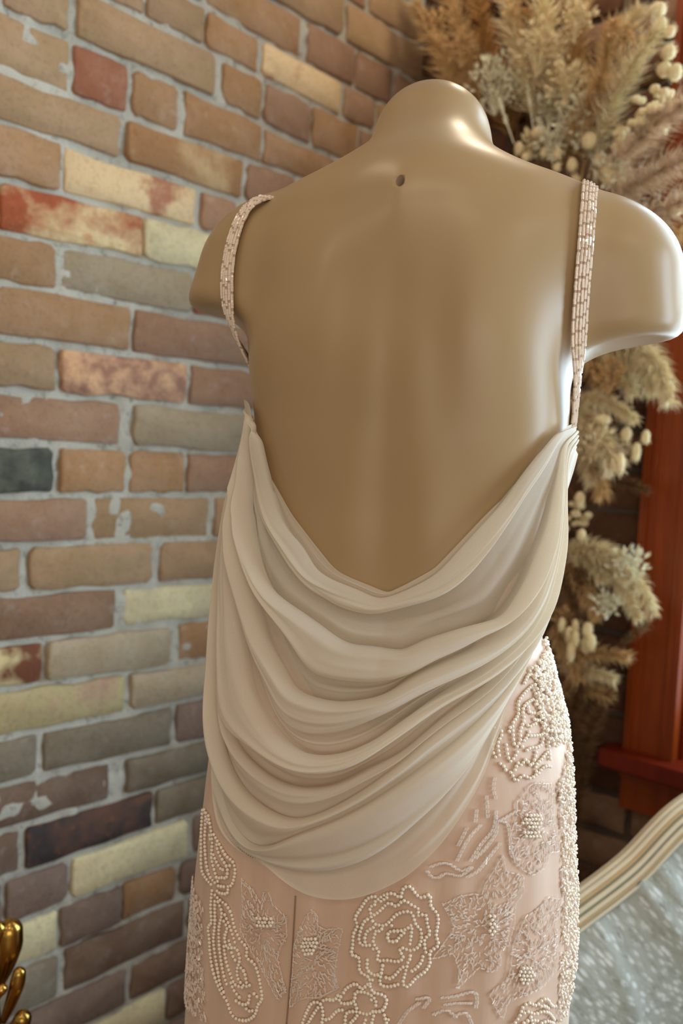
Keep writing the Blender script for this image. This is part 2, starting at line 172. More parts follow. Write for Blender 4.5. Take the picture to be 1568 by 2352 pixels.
BODY={'a':np.array([0.1712,0.1669,0.1653,0.1591,0.1507,0.1337,0.118,0.1238,0.1369,0.14,0.1273,0.1183]),'b':np.array([0.125,0.125,0.126,0.125,0.115,0.1,0.092,0.094,0.0999,0.1043,0.102,0.0953]),'cx':np.array([-0.0029,-0.0021,-0.0011,-0.0017,-0.0026,-0.0037,-0.0024,0.0002,0.0007,-0.0038,-0.0018,0.002]),'cy':np.array([-0.0,-0.0,0.0,-0.0,0.0,0.005,0.008,0.006,0.0021,-0.0004,0.003,0.0079]),'ztop':1.4495,'left_shoulder':np.array([0.1541,0.0169,1.3655]),'left_stub':np.array([0.1746,-0.001,1.3302]),'left_shoulder_radius':0.0572,'left_stub_radius':0.0591,'right_shoulder':np.array([0.1769,0.0065,1.3618]),'right_stub':np.array([0.1832,0.0019,1.3102]),'right_shoulder_radius':0.0437,'right_stub_radius':0.0523,'nb':np.array([0.0037,-0.0012,1.4117]),'nt':np.array([-0.0033,0.0553,1.4952]),'rnb':0.0533,'rnt':0.0552,'trap':0.0519}
COWL={'a':np.array([0.171,0.1646,0.1635,0.1568,0.1507,0.152,0.1544,0.1516,0.1372,0.1263]),'cx':np.array([0.0006,-0.0027,-0.0065,-0.0147,-0.0219,-0.0198,-0.0147,-0.0051,-0.0008,0.0035]),'gap':np.array([0.006,0.01,0.015,0.02,0.022,0.024,0.022,0.015,0.01,0.008])}
NECK=[[-3.5079,1.2623],[-2.8579,1.2543],[-2.6079,1.2423],[-2.6025,1.2182],[-2.5963,1.2161],[-2.5906,1.2139],[-2.5855,1.2118],[-2.5809,1.2097],[-2.5767,1.2075],[-2.5693,1.2033],[-2.5631,1.199],[-2.5576,1.1948],[-2.5456,1.1907],[-2.5342,1.1889],[-2.5233,1.1871],[-2.5125,1.1852],[-2.5021,1.1834],[-2.4917,1.1816],[-2.4816,1.1798],[-2.4715,1.1779],[-2.4616,1.1761],[-2.4516,1.1743],[-2.4418,1.1725],[-2.4319,1.1707],[-2.4223,1.1689],[-2.4132,1.167],[-2.4039,1.1652],[-2.3946,1.1634],[-2.3853,1.1615],[-2.3758,1.1597],[-2.3663,1.1579],[-2.3566,1.156],[-2.3469,1.1542],[-2.337,1.1524],[-2.327,1.1506],[-2.3158,1.1488],[-2.3029,1.1472],[-2.2901,1.1456],[-2.2774,1.144],[-2.2647,1.1424],[-2.252,1.1408],[-2.2394,1.1392],[-2.2268,1.1376],[-2.2142,1.136],[-2.2016,1.1344],[-2.1889,1.1328],[-2.1763,1.1312],[-2.1636,1.1296],[-2.1509,1.128],[-2.138,1.1264],[-2.1249,1.1248],[-2.1118,1.1232],[-2.0986,1.1217],[-2.0853,1.1201],[-2.072,1.1185],[-2.0587,1.117],[-2.0452,1.1154],[-2.0317,1.1138],[-2.0181,1.1122],[-2.0044,1.1107],[-1.9906,1.1091],[-1.9751,1.1077],[-1.9567,1.1067],[-1.9381,1.1056],[-1.9195,1.1046],[-1.8997,1.1037],[-1.8789,1.1031],[-1.858,1.1024],[-1.8369,1.1017],[-1.8157,1.101],[-1.7945,1.1003],[-1.7729,1.0997],[-1.7511,1.0991],[-1.7293,1.0985],[-1.7074,1.0978],[-1.6853,1.0972],[-1.6633,1.0966],[-1.6411,1.096],[-1.619,1.0954],[-1.5972,1.0947],[-1.5756,1.0939],[-1.5539,1.0931],[-1.5323,1.0924],[-1.5109,1.0918],[-1.4906,1.093],[-1.4703,1.0941],[-1.4502,1.0952],[-1.4302,1.0963],[-1.4104,1.0974],[-1.3907,1.0984],[-1.3712,1.0995],[-1.3519,1.1006],[-1.3328,1.1017],[-1.3145,1.1029],[-1.2964,1.1041],[-1.2785,1.1053],[-1.2608,1.1065],[-1.2432,1.1077],[-1.2259,1.1088],[-1.2088,1.11],[-1.1918,1.1112],[-1.175,1.1124],[-1.1584,1.1135],[-1.142,1.1147],[-1.1297,1.1163],[-1.1175,1.1179],[-1.1055,1.1196],[-1.0936,1.1212],[-1.0818,1.1228],[-1.0701,1.1244],[-1.0586,1.126],[-1.0471,1.1276],[-1.0358,1.1292],[-1.0246,1.1308],[-1.0135,1.1324],[-1.0025,1.134],[-0.9917,1.1356],[-0.981,1.1372],[-0.9703,1.1388],[-0.9598,1.1404],[-0.9493,1.142],[-0.9389,1.1436],[-0.9286,1.1452],[-0.9183,1.1468],[-0.9082,1.1484],[-0.898,1.15],[-0.888,1.1516],[-0.8781,1.1532],[-0.8683,1.1547],[-0.8586,1.1563],[-0.8487,1.1579],[-0.8388,1.1594],[-0.829,1.1609],[-0.8193,1.1625],[-0.8097,1.164],[-0.8001,1.1655],[-0.7907,1.167],[-0.7814,1.1686],[-0.7721,1.1701],[-0.7615,1.1715],[-0.7508,1.1728],[-0.74,1.1741],[-0.7297,1.1755],[-0.7236,1.1773],[-0.7175,1.179],[-0.7115,1.1808],[-0.7056,1.1825],[-0.6996,1.1843],[-0.6938,1.186],[-0.6879,1.1878],[-0.682,1.1895],[-0.6751,1.1912],[-0.6682,1.1929],[-0.6613,1.1946],[-0.6544,1.1962],[-0.6474,1.1979],[-0.6404,1.1996],[-0.6333,1.2012],[-0.6262,1.2029],[-0.6189,1.2046],[-0.6116,1.2063],[-0.6041,1.2079],[-0.5965,1.2096],[-0.5864,1.2111],[-0.5758,1.2125],[-0.565,1.214],[-0.5538,1.2155],[-0.5424,1.217],[-0.5304,1.2184],[-0.518,1.2199],[-0.5051,1.2214],[-0.4922,1.223],[-0.48,1.2246],[-0.4672,1.2262],[-0.4538,1.2279],[-0.4395,1.2296],[-0.4242,1.2313],[-0.4002,1.2324],[-0.3711,1.2334],[-0.3111,1.2364],[0.9,1.2454]]
HEM=[[-3.4856,1.22],[-2.9856,1.0473],[-2.4856,0.9073],[-2.4782,0.9053],[-2.4712,0.9032],[-2.4646,0.9011],[-2.4582,0.8989],[-2.4518,0.8968],[-2.4456,0.8947],[-2.4392,0.8927],[-2.4328,0.8908],[-2.4261,0.8891],[-2.419,0.8876],[-2.4072,0.8856],[-2.3953,0.884],[-2.3832,0.8827],[-2.3702,0.8817],[-2.3563,0.8807],[-2.3412,0.8797],[-2.3289,0.8789],[-2.316,0.8781],[-2.3025,0.8773],[-2.2887,0.8765],[-2.2747,0.8758],[-2.2605,0.8752],[-2.2463,0.8746],[-2.2321,0.8741],[-2.218,0.8738],[-2.2036,0.8736],[-2.1892,0.8736],[-2.1745,0.8735],[-2.1598,0.8735],[-2.1448,0.8733],[-2.1298,0.873],[-2.1145,0.8724],[-2.1031,0.8717],[-2.0913,0.8709],[-2.0793,0.8701],[-2.0671,0.8691],[-2.0548,0.868],[-2.0425,0.8669],[-2.0304,0.8658],[-2.0184,0.8648],[-2.0068,0.8638],[-1.9956,0.8628],[-1.9849,0.862],[-1.9711,0.861],[-1.9581,0.8601],[-1.9457,0.8592],[-1.9337,0.8584],[-1.9217,0.8577],[-1.9096,0.857],[-1.897,0.8565],[-1.8838,0.856],[-1.8702,0.8555],[-1.8563,0.8551],[-1.8423,0.8548],[-1.828,0.8546],[-1.8134,0.8544],[-1.7985,0.8543],[-1.7831,0.8543],[-1.7674,0.8543],[-1.7529,0.8543],[-1.7378,0.8545],[-1.7224,0.8546],[-1.7067,0.8549],[-1.6908,0.8551],[-1.675,0.8554],[-1.6593,0.8558],[-1.6439,0.8562],[-1.6289,0.8567],[-1.6142,0.8572],[-1.5994,0.8577],[-1.5847,0.8584],[-1.5702,0.8591],[-1.556,0.8598],[-1.5421,0.8605],[-1.5286,0.8613],[-1.5156,0.8621],[-1.5033,0.8629],[-1.4886,0.8639],[-1.4752,0.865],[-1.4627,0.866],[-1.4506,0.8672],[-1.4384,0.8683],[-1.4256,0.8695],[-1.4119,0.8708],[-1.4002,0.8718],[-1.3879,0.8728],[-1.3752,0.8738],[-1.3623,0.8749],[-1.3494,0.876],[-1.3367,0.8771],[-1.3246,0.8782],[-1.3132,0.8793],[-1.3027,0.8804],[-1.2906,0.8819],[-1.2794,0.8834],[-1.269,0.8849],[-1.2593,0.8865],[-1.25,0.888],[-1.2409,0.8894],[-1.232,0.8908],[-1.2221,0.8923],[-1.2131,0.8936],[-1.2045,0.8949],[-1.1959,0.8962],[-1.1866,0.8976],[-1.1763,0.8993],[-1.1688,0.9005],[-1.1609,0.9018],[-1.1527,0.9031],[-1.1442,0.9045],[-1.1355,0.9059],[-1.1267,0.9075],[-1.1177,0.9091],[-1.1087,0.9108],[-1.0997,0.9125],[-1.0928,0.914],[-1.0857,0.9155],[-1.0784,0.9171],[-1.071,0.9188],[-1.0635,0.9205],[-1.056,0.9222],[-1.0485,0.9239],[-1.0411,0.9257],[-1.0337,0.9274],[-1.0265,0.9291],[-1.0194,0.9307],[-1.0126,0.9323],[-1.0046,0.9342],[-0.9966,0.9361],[-0.9887,0.938],[-0.9809,0.9399],[-0.9732,0.9418],[-0.9658,0.9436],[-0.9587,0.9453],[-0.9519,0.947],[-0.9456,0.9485],[-0.9398,0.9499],[-0.9304,0.952],[-0.9232,0.9535],[-0.9173,0.9548],[-0.9115,0.9564],[-0.9044,0.9586],[-0.9002,0.9601],[-0.8957,0.9617],[-0.8909,0.9635],[-0.8858,0.9654],[-0.8804,0.9674],[-0.8747,0.9693],[-0.869,0.9712],[-0.8632,0.973],[-0.8575,0.9747],[-0.8519,0.9762],[-0.8432,0.9782],[-0.8349,0.9799],[-0.8269,0.9815],[-0.8189,0.9829],[-0.8106,0.9845],[-0.8017,0.9863],[-0.7948,0.9878],[-0.7879,0.9893],[-0.781,0.9908],[-0.7739,0.9924],[-0.7663,0.9941],[-0.7581,0.9959],[-0.7491,0.998],[-0.7392,1.0003],[-0.7328,1.0018],[-0.726,1.0034],[-0.7186,1.0052],[-0.7107,1.007],[-0.7024,1.0089],[-0.6938,1.0109],[-0.6849,1.0129],[-0.6759,1.0149],[-0.6668,1.0169],[-0.6577,1.0188],[-0.6487,1.0207],[-0.6398,1.0224],[-0.631,1.0241],[-0.6225,1.0256],[-0.6081,1.0278],[-0.5937,1.0298],[-0.5795,1.0316],[-0.5654,1.0331],[-0.5515,1.0346],[-0.5376,1.0361],[-0.5241,1.0376],[-0.5109,1.0392],[-0.4965,1.0412],[-0.4833,1.0432],[-0.4712,1.0452],[-0.46,1.0472],[-0.4496,1.0492],[-0.4396,1.0513],[-0.4296,1.0534],[-0.2796,1.1134],[-0.0296,1.1834],[0.3704,1.27]]
FOLD_GAIN=1.25
SWAGS=[('N',0,[[-2.9079,1.2463],[-2.8436,1.2454],[-2.7792,1.2445],[-2.7148,1.2437],[-2.6505,1.2428],[-2.6072,1.239],[-2.605,1.2293],[-2.6028,1.2196],[-2.5826,1.2105],[-2.5661,1.2011],[-2.5488,1.1918],[-2.5077,1.1844],[-2.4661,1.177],[-2.4253,1.1695],[-2.3863,1.1617],[-2.3463,1.1541],[-2.3019,1.1471],[-2.2525,1.1409],[-2.2032,1.1346],[-2.1538,1.1283],[-2.1035,1.1223],[-2.0528,1.1163],[-2.0016,1.1103],[-1.9444,1.106],[-1.8826,1.1032],[-1.8194,1.1011],[-1.7561,1.0992],[-1.6926,1.0974],[-1.6291,1.0956],[-1.566,1.0936],[-1.503,1.0923],[-1.4423,1.0956],[-1.3817,1.0989],[-1.3215,1.1025],[-1.2623,1.1064],[-1.2035,1.1104],[-1.145,1.1145],[-1.0962,1.1208],[-1.0488,1.1274],[-1.0021,1.1341],[-0.9564,1.141],[-0.9114,1.1479],[-0.867,1.155],[-0.8224,1.162],[-0.7784,1.1691],[-0.73,1.1755],[-0.7003,1.1841],[-0.6694,1.1926],[-0.6352,1.2008],[-0.5997,1.2089],[-0.5531,1.2156],[-0.5029,1.2217],[-0.4535,1.2279],[-0.3976,1.2325],[-0.3344,1.2345],[-0.2711,1.2364]]),
('U',3,[[-2.9249,1.2444],[-2.866,1.2403],[-2.8071,1.2362],[-2.7482,1.2321],[-2.6898,1.2278],[-2.6316,1.2235],[-2.5747,1.2188],[-2.5246,1.2128],[-2.5145,1.2033],[-2.5047,1.1936],[-2.4918,1.1841],[-2.4734,1.1747],[-2.4477,1.1658],[-2.4178,1.1572],[-2.3841,1.1488],[-2.3453,1.141],[-2.2972,1.1345],[-2.2442,1.1289],[-2.1959,1.1224],[-2.1519,1.1152],[-2.105,1.1085],[-2.0498,1.1034],[-1.9886,1.1002],[-1.9256,1.0979],[-1.8619,1.096],[-1.7979,1.0943],[-1.7343,1.0923],[-1.6711,1.0901],[-1.6074,1.0882],[-1.5427,1.0882],[-1.4793,1.0903],[-1.4171,1.0931],[-1.3557,1.0963],[-1.295,1.0998],[-1.2349,1.1035],[-1.1764,1.1077],[-1.1213,1.1128],[-1.0717,1.1191],[-1.0254,1.1259],[-0.9799,1.1329],[-0.9352,1.1399],[-0.8913,1.1471],[-0.8473,1.1543],[-0.8032,1.1614],[-0.761,1.1688],[-0.7249,1.1769],[-0.6948,1.1855],[-0.6627,1.194],[-0.6273,1.2022],[-0.5893,1.2101],[-0.5479,1.2176],[-0.5024,1.2245],[-0.4433,1.2283],[-0.3797,1.2304],[-0.3158,1.2321],[-0.2518,1.2337]]),
('L',8,[[-2.9418,1.2426],[-2.8745,1.2397],[-2.8072,1.2369],[-2.7399,1.2341],[-2.6734,1.2308],[-2.6072,1.2275],[-2.5531,1.2216],[-2.5788,1.212],[-2.5895,1.2017],[-2.5868,1.1913],[-2.5781,1.1809],[-2.5629,1.1706],[-2.5421,1.1606],[-2.5088,1.1514],[-2.4699,1.1427],[-2.426,1.1346],[-2.3809,1.1266],[-2.3355,1.1186],[-2.2871,1.111],[-2.2362,1.1038],[-2.1826,1.0971],[-2.1253,1.0911],[-2.0618,1.0868],[-1.9962,1.0832],[-1.9303,1.0797],[-1.8622,1.0773],[-1.7932,1.0757],[-1.7237,1.0746],[-1.6539,1.0744],[-1.5842,1.0751],[-1.5154,1.0769],[-1.4473,1.0793],[-1.3793,1.0817],[-1.3113,1.0841],[-1.2437,1.0868],[-1.1763,1.0896],[-1.1108,1.0932],[-1.049,1.0981],[-0.9913,1.104],[-0.9394,1.111],[-0.8929,1.1188],[-0.8498,1.1271],[-0.8099,1.1357],[-0.7713,1.1444],[-0.7332,1.1532],[-0.6987,1.1623],[-0.6646,1.1715],[-0.6271,1.1803],[-0.5878,1.189],[-0.5517,1.198],[-0.5193,1.2072],[-0.4858,1.2164],[-0.433,1.2229],[-0.3671,1.2263],[-0.3,1.2293],[-0.2326,1.2321]]),
('U',11,[[-2.9587,1.2407],[-2.8819,1.2386],[-2.8051,1.2364],[-2.7285,1.2341],[-2.6524,1.2315],[-2.5787,1.2277],[-2.5921,1.2175],[-2.605,1.206],[-2.604,1.1942],[-2.5987,1.1826],[-2.5917,1.1709],[-2.5783,1.1594],[-2.5582,1.148],[-2.5294,1.1372],[-2.4905,1.127],[-2.451,1.1169],[-2.4108,1.1069],[-2.3666,1.0972],[-2.3128,1.0887],[-2.249,1.082],[-2.1795,1.0767],[-2.1081,1.0719],[-2.0373,1.067],[-1.9657,1.0623],[-1.8934,1.0579],[-1.8199,1.0539],[-1.7439,1.0513],[-1.6658,1.0511],[-1.5877,1.0512],[-1.5097,1.0508],[-1.4316,1.0504],[-1.3538,1.0511],[-1.2823,1.0557],[-1.2101,1.0602],[-1.1356,1.0637],[-1.0612,1.0673],[-0.9866,1.0708],[-0.9115,1.0739],[-0.8356,1.0767],[-0.7606,1.0799],[-0.7012,1.0874],[-0.652,1.0965],[-0.6055,1.1059],[-0.5632,1.1157],[-0.5351,1.1266],[-0.5116,1.1378],[-0.4834,1.1487],[-0.4599,1.1599],[-0.4462,1.1714],[-0.438,1.1831],[-0.4345,1.1948],[-0.4344,1.2065],[-0.4297,1.2181],[-0.3629,1.2236],[-0.2885,1.2272],[-0.2134,1.2304]]),
('L',9,[[-2.9756,1.2389],[-2.894,1.237],[-2.8124,1.235],[-2.7311,1.2328],[-2.65,1.2304],[-2.5992,1.2236],[-2.633,1.2123],[-2.6422,1.2001],[-2.6204,1.1882],[-2.6032,1.1761],[-2.5947,1.1638],[-2.5806,1.1516],[-2.5605,1.1395],[-2.5335,1.1279],[-2.4961,1.1168],[-2.4567,1.1059],[-2.415,1.0952],[-2.3699,1.0848],[-2.3187,1.0751],[-2.259,1.0666],[-2.198,1.0582],[-2.1372,1.0498],[-2.0771,1.0413],[-2.016,1.033],[-1.9455,1.0267],[-1.8643,1.0245],[-1.7818,1.0237],[-1.6992,1.0238],[-1.6166,1.024],[-1.5343,1.025],[-1.453,1.0272],[-1.3731,1.0304],[-1.2956,1.0346],[-1.2215,1.0401],[-1.1474,1.0456],[-1.0708,1.0502],[-0.9953,1.0552],[-0.9211,1.0607],[-0.847,1.0662],[-0.7742,1.072],[-0.7039,1.0785],[-0.6399,1.0863],[-0.5867,1.0958],[-0.5423,1.1062],[-0.5074,1.1175],[-0.4811,1.1292],[-0.457,1.1411],[-0.434,1.153],[-0.4211,1.1652],[-0.4147,1.1776],[-0.4125,1.1899],[-0.414,1.2023],[-0.4162,1.2147],[-0.3524,1.2215],[-0.2737,1.2253],[-0.1942,1.2287]]),
('U',13,[[-2.9925,1.237],[-2.9076,1.235],[-2.8226,1.2329],[-2.7381,1.2305],[-2.6551,1.2272],[-2.6522,1.2179],[-2.6859,1.2061],[-2.6805,1.1934],[-2.6411,1.1819],[-2.6069,1.1702],[-2.5983,1.1574],[-2.5846,1.1446],[-2.5655,1.132],[-2.5423,1.1196],[-2.5089,1.1077],[-2.4757,1.0958],[-2.4447,1.0838],[-2.4093,1.072],[-2.3644,1.061],[-2.3107,1.0509],[-2.2507,1.0417],[-2.1845,1.0334],[-2.1218,1.0246],[-2.0601,1.0156],[-1.9831,1.0104],[-1.8975,1.009],[-1.8117,1.008],[-1.7258,1.0084],[-1.6411,1.0107],[-1.5568,1.0133],[-1.4747,1.0171],[-1.3974,1.0228],[-1.3238,1.0295],[-1.2471,1.0353],[-1.1672,1.0401],[-1.0866,1.0446],[-1.0057,1.0491],[-0.9247,1.0534],[-0.8457,1.0585],[-0.7688,1.0643],[-0.6951,1.071],[-0.6266,1.0788],[-0.5683,1.0883],[-0.5194,1.0989],[-0.4769,1.1101],[-0.445,1.1221],[-0.4228,1.1346],[-0.4042,1.1472],[-0.3925,1.1599],[-0.3874,1.1728],[-0.3869,1.1857],[-0.3907,1.1986],[-0.3965,1.2115],[-0.3398,1.2196],[-0.2579,1.2235],[-0.1749,1.227]]),
('L',6,[[-3.0095,1.2352],[-2.9205,1.2324],[-2.8316,1.2297],[-2.7436,1.2263],[-2.6736,1.2197],[-2.7195,1.2081],[-2.7239,1.1947],[-2.6817,1.1827],[-2.6322,1.1713],[-2.6058,1.1584],[-2.5973,1.1449],[-2.5795,1.1315],[-2.5606,1.1182],[-2.5417,1.1049],[-2.5236,1.0915],[-2.5006,1.0783],[-2.4661,1.0658],[-2.4214,1.0539],[-2.3727,1.0424],[-2.3224,1.0311],[-2.2731,1.0196],[-2.2211,1.0085],[-2.1606,0.9983],[-2.0934,0.9892],[-2.0132,0.983],[-1.9234,0.9812],[-1.8331,0.9822],[-1.7447,0.9853],[-1.6583,0.9894],[-1.5754,0.995],[-1.4935,1.0008],[-1.4113,1.0066],[-1.331,1.013],[-1.2501,1.0192],[-1.1679,1.025],[-1.0835,1.03],[-0.9995,1.0352],[-0.917,1.0409],[-0.8357,1.0469],[-0.756,1.0535],[-0.6792,1.0607],[-0.6065,1.0689],[-0.5409,1.0783],[-0.4867,1.0892],[-0.4416,1.101],[-0.4087,1.1137],[-0.3908,1.127],[-0.3742,1.1404],[-0.3627,1.1539],[-0.3614,1.1675],[-0.3642,1.1811],[-0.3703,1.1947],[-0.3795,1.2083],[-0.3299,1.2176],[-0.2434,1.2217],[-0.1557,1.2253]]),
('U',6,[[-3.0264,1.2333],[-2.9359,1.2298],[-2.8458,1.226],[-2.7574,1.2215],[-2.7534,1.2112],[-2.7791,1.198],[-2.7379,1.1856],[-2.6826,1.1743],[-2.6379,1.162],[-2.6198,1.1483],[-2.6107,1.1343],[-2.6008,1.1203],[-2.59,1.1064],[-2.5769,1.0925],[-2.5599,1.0787],[-2.5342,1.0652],[-2.499,1.0522],[-2.4586,1.0396],[-2.417,1.027],[-2.3721,1.0147],[-2.3113,1.0041],[-2.2398,0.995],[-2.1658,0.9864],[-2.0883,0.9786],[-2.0048,0.9723],[-1.9149,0.9685],[-1.8217,0.9677],[-1.7293,0.9699],[-1.6404,0.9742],[-1.5559,0.9802],[-1.4748,0.9872],[-1.3974,0.9951],[-1.3197,1.0029],[-1.2405,1.0104],[-1.1584,1.0171],[-1.0745,1.0233],[-0.9893,1.0291],[-0.905,1.0352],[-0.8231,1.042],[-0.7428,1.0492],[-0.6643,1.0568],[-0.589,1.0651],[-0.5209,1.0747],[-0.4612,1.0855],[-0.4079,1.0971],[-0.3649,1.1095],[-0.3389,1.123],[-0.3235,1.1368],[-0.325,1.1508],[-0.3345,1.1648],[-0.3437,1.1787],[-0.3541,1.1927],[-0.3675,1.2066],[-0.3166,1.216],[-0.2271,1.2201],[-0.1365,1.2236]]),
('L',12,[[-3.0433,1.2315],[-2.9547,1.2253],[-2.8689,1.2183],[-2.8435,1.2061],[-2.8277,1.1924],[-2.7617,1.1816],[-2.7052,1.1697],[-2.673,1.1559],[-2.6621,1.1413],[-2.6577,1.1267],[-2.6525,1.1121],[-2.6472,1.0974],[-2.6412,1.0828],[-2.6286,1.0683],[-2.6078,1.0539],[-2.5849,1.0397],[-2.5646,1.0253],[-2.5441,1.011],[-2.5157,0.997],[-2.4735,0.9838],[-2.4147,0.9722],[-2.3241,0.9671],[-2.2286,0.964],[-2.1338,0.9604],[-2.0396,0.9565],[-1.9442,0.9534],[-1.8466,0.953],[-1.7508,0.9557],[-1.6581,0.9604],[-1.571,0.967],[-1.4905,0.9753],[-1.4115,0.9839],[-1.3311,0.9923],[-1.2509,1.0007],[-1.1703,1.0089],[-1.0855,1.0162],[-0.9978,1.0227],[-0.9087,1.0287],[-0.8209,1.0352],[-0.7345,1.042],[-0.6505,1.0495],[-0.5707,1.058],[-0.4967,1.0676],[-0.4294,1.0782],[-0.3716,1.09],[-0.3251,1.1029],[-0.2945,1.1168],[-0.2766,1.1312],[-0.284,1.1457],[-0.3043,1.1601],[-0.321,1.1745],[-0.3343,1.189],[-0.3496,1.2035],[-0.3056,1.2141],[-0.212,1.2183],[-0.1172,1.2219]]),
('U',8,[[-3.0602,1.2296],[-2.9725,1.2223],[-2.8871,1.2143],[-2.8479,1.2018],[-2.8463,1.1877],[-2.7728,1.1774],[-2.7206,1.1646],[-2.697,1.15],[-2.6871,1.135],[-2.6867,1.1199],[-2.6862,1.1048],[-2.6845,1.0897],[-2.6784,1.0746],[-2.6603,1.0598],[-2.6356,1.0452],[-2.6145,1.0304],[-2.5963,1.0156],[-2.565,1.0013],[-2.5236,0.9875],[-2.4674,0.975],[-2.3999,0.9639],[-2.3175,0.9553],[-2.2266,0.9489],[-2.1323,0.9436],[-2.0347,0.94],[-1.9344,0.9392],[-1.8347,0.9411],[-1.7378,0.945],[-1.6469,0.9514],[-1.5622,0.9595],[-1.4732,0.9665],[-1.3834,0.9733],[-1.2994,0.9816],[-1.2202,0.9909],[-1.1383,0.9996],[-1.0531,1.0077],[-0.9647,1.0148],[-0.8766,1.0221],[-0.7898,1.0297],[-0.7034,1.0375],[-0.6175,1.0453],[-0.5357,1.0541],[-0.4592,1.0639],[-0.3881,1.0745],[-0.326,1.0864],[-0.2738,1.0993],[-0.2347,1.1132],[-0.2126,1.1278],[-0.2297,1.1426],[-0.2633,1.1568],[-0.2914,1.1713],[-0.3113,1.1861],[-0.3302,1.2009],[-0.292,1.2123],[-0.1956,1.2166],[-0.098,1.2202]]),
('U',14,[[-3.0772,1.2278],[-2.9861,1.2197],[-2.8971,1.2112],[-2.8533,1.1985],[-2.8462,1.1834],[-2.7733,1.172],[-2.7385,1.1572],[-2.7244,1.1415],[-2.7207,1.1256],[-2.724,1.1098],[-2.7229,1.0939],[-2.7195,1.0781],[-2.7036,1.0624],[-2.6764,1.0471],[-2.6509,1.0317],[-2.6316,1.0161],[-2.6004,1.001],[-2.5604,0.9863],[-2.5185,0.9718],[-2.4716,0.9576],[-2.4136,0.9444],[-2.3355,0.9337],[-2.2476,0.9249],[-2.1502,0.9189],[-2.0475,0.9151],[-1.9428,0.914],[-1.8419,0.9186],[-1.7486,0.926],[-1.6594,0.9345],[-1.5724,0.9435],[-1.4887,0.9532],[-1.4089,0.9636],[-1.327,0.9736],[-1.2474,0.9841],[-1.1622,0.9934],[-1.0727,1.0019],[-0.9806,1.0096],[-0.8882,1.0174],[-0.7971,1.0254],[-0.7063,1.0335],[-0.6158,1.0417],[-0.528,1.0505],[-0.4449,1.0603],[-0.3663,1.0709],[-0.2951,1.0826],[-0.2331,1.0955],[-0.1783,1.109],[-0.1433,1.1238],[-0.1763,1.1387],[-0.2267,1.1526],[-0.2675,1.1672],[-0.2942,1.1826],[-0.3165,1.1981],[-0.283,1.2104],[-0.1815,1.2148],[-0.0788,1.2185]]),
('U',8,[[-3.0941,1.226],[-3.0024,1.2159],[-2.9133,1.2053],[-2.8627,1.1912],[-2.7979,1.1779],[-2.7551,1.1625],[-2.7478,1.1455],[-2.7378,1.1285],[-2.7392,1.1115],[-2.7411,1.0945],[-2.7383,1.0774],[-2.7219,1.0606],[-2.6929,1.0441],[-2.6663,1.0275],[-2.6428,1.0109],[-2.6045,0.9948],[-2.5644,0.9789],[-2.5354,0.9624],[-2.5115,0.9457],[-2.4791,0.9294],[-2.4313,0.914],[-2.3632,0.9004],[-2.2783,0.8891],[-2.175,0.8824],[-2.0679,0.8866],[-1.9746,0.8963],[-1.8823,0.9063],[-1.7818,0.9142],[-1.6814,0.9222],[-1.5833,0.9308],[-1.4886,0.9402],[-1.3959,0.9501],[-1.3049,0.9603],[-1.2138,0.9705],[-1.1214,0.9804],[-1.0277,0.99],[-0.9334,0.9996],[-0.8405,1.0094],[-0.7482,1.0193],[-0.6547,1.029],[-0.5593,1.0383],[-0.4657,1.0479],[-0.3785,1.0589],[-0.2955,1.0705],[-0.2162,1.0827],[-0.1343,1.0945],[-0.038,1.1034],[-0.0325,1.12],[-0.1088,1.1322],[-0.1868,1.1445],[-0.2427,1.1593],[-0.277,1.1755],[-0.2997,1.1922],[-0.2759,1.2065],[-0.1689,1.2122],[-0.0595,1.2168]]),
('L',4,[[-3.111,1.2241],[-3.0741,1.2087],[-3.0373,1.1933],[-3.0004,1.1779],[-2.9635,1.1625],[-2.9267,1.1471],[-2.8909,1.1316],[-2.8556,1.1161],[-2.8202,1.1006],[-2.7849,1.0852],[-2.75,1.0697],[-2.7162,1.0541],[-2.6825,1.0385],[-2.6488,1.023],[-2.6152,1.0074],[-2.581,0.9918],[-2.546,0.9763],[-2.5252,0.9603],[-2.5166,0.944],[-2.5072,0.9277],[-2.4849,0.9117],[-2.4449,0.8965],[-2.3768,0.8838],[-2.2832,0.8756],[-2.178,0.8713],[-2.0692,0.8702],[-1.9602,0.8707],[-1.852,0.8727],[-1.7458,0.8764],[-1.6427,0.8818],[-1.5442,0.8888],[-1.4526,0.8977],[-1.367,0.9078],[-1.2883,0.9191],[-1.2113,0.9307],[-1.1349,0.9424],[-1.0656,0.9551],[-0.9996,0.9681],[-0.9327,0.981],[-0.862,0.9935],[-0.7875,1.0054],[-0.7081,1.0167],[-0.6229,1.0269],[-0.5363,1.0368],[-0.4539,1.0476],[-0.3846,1.0601],[-0.3382,1.0749],[-0.298,1.0901],[-0.2612,1.1055],[-0.2261,1.121],[-0.1937,1.1366],[-0.1613,1.1522],[-0.1301,1.1679],[-0.1002,1.1837],[-0.0702,1.1994],[-0.0403,1.2151]]),
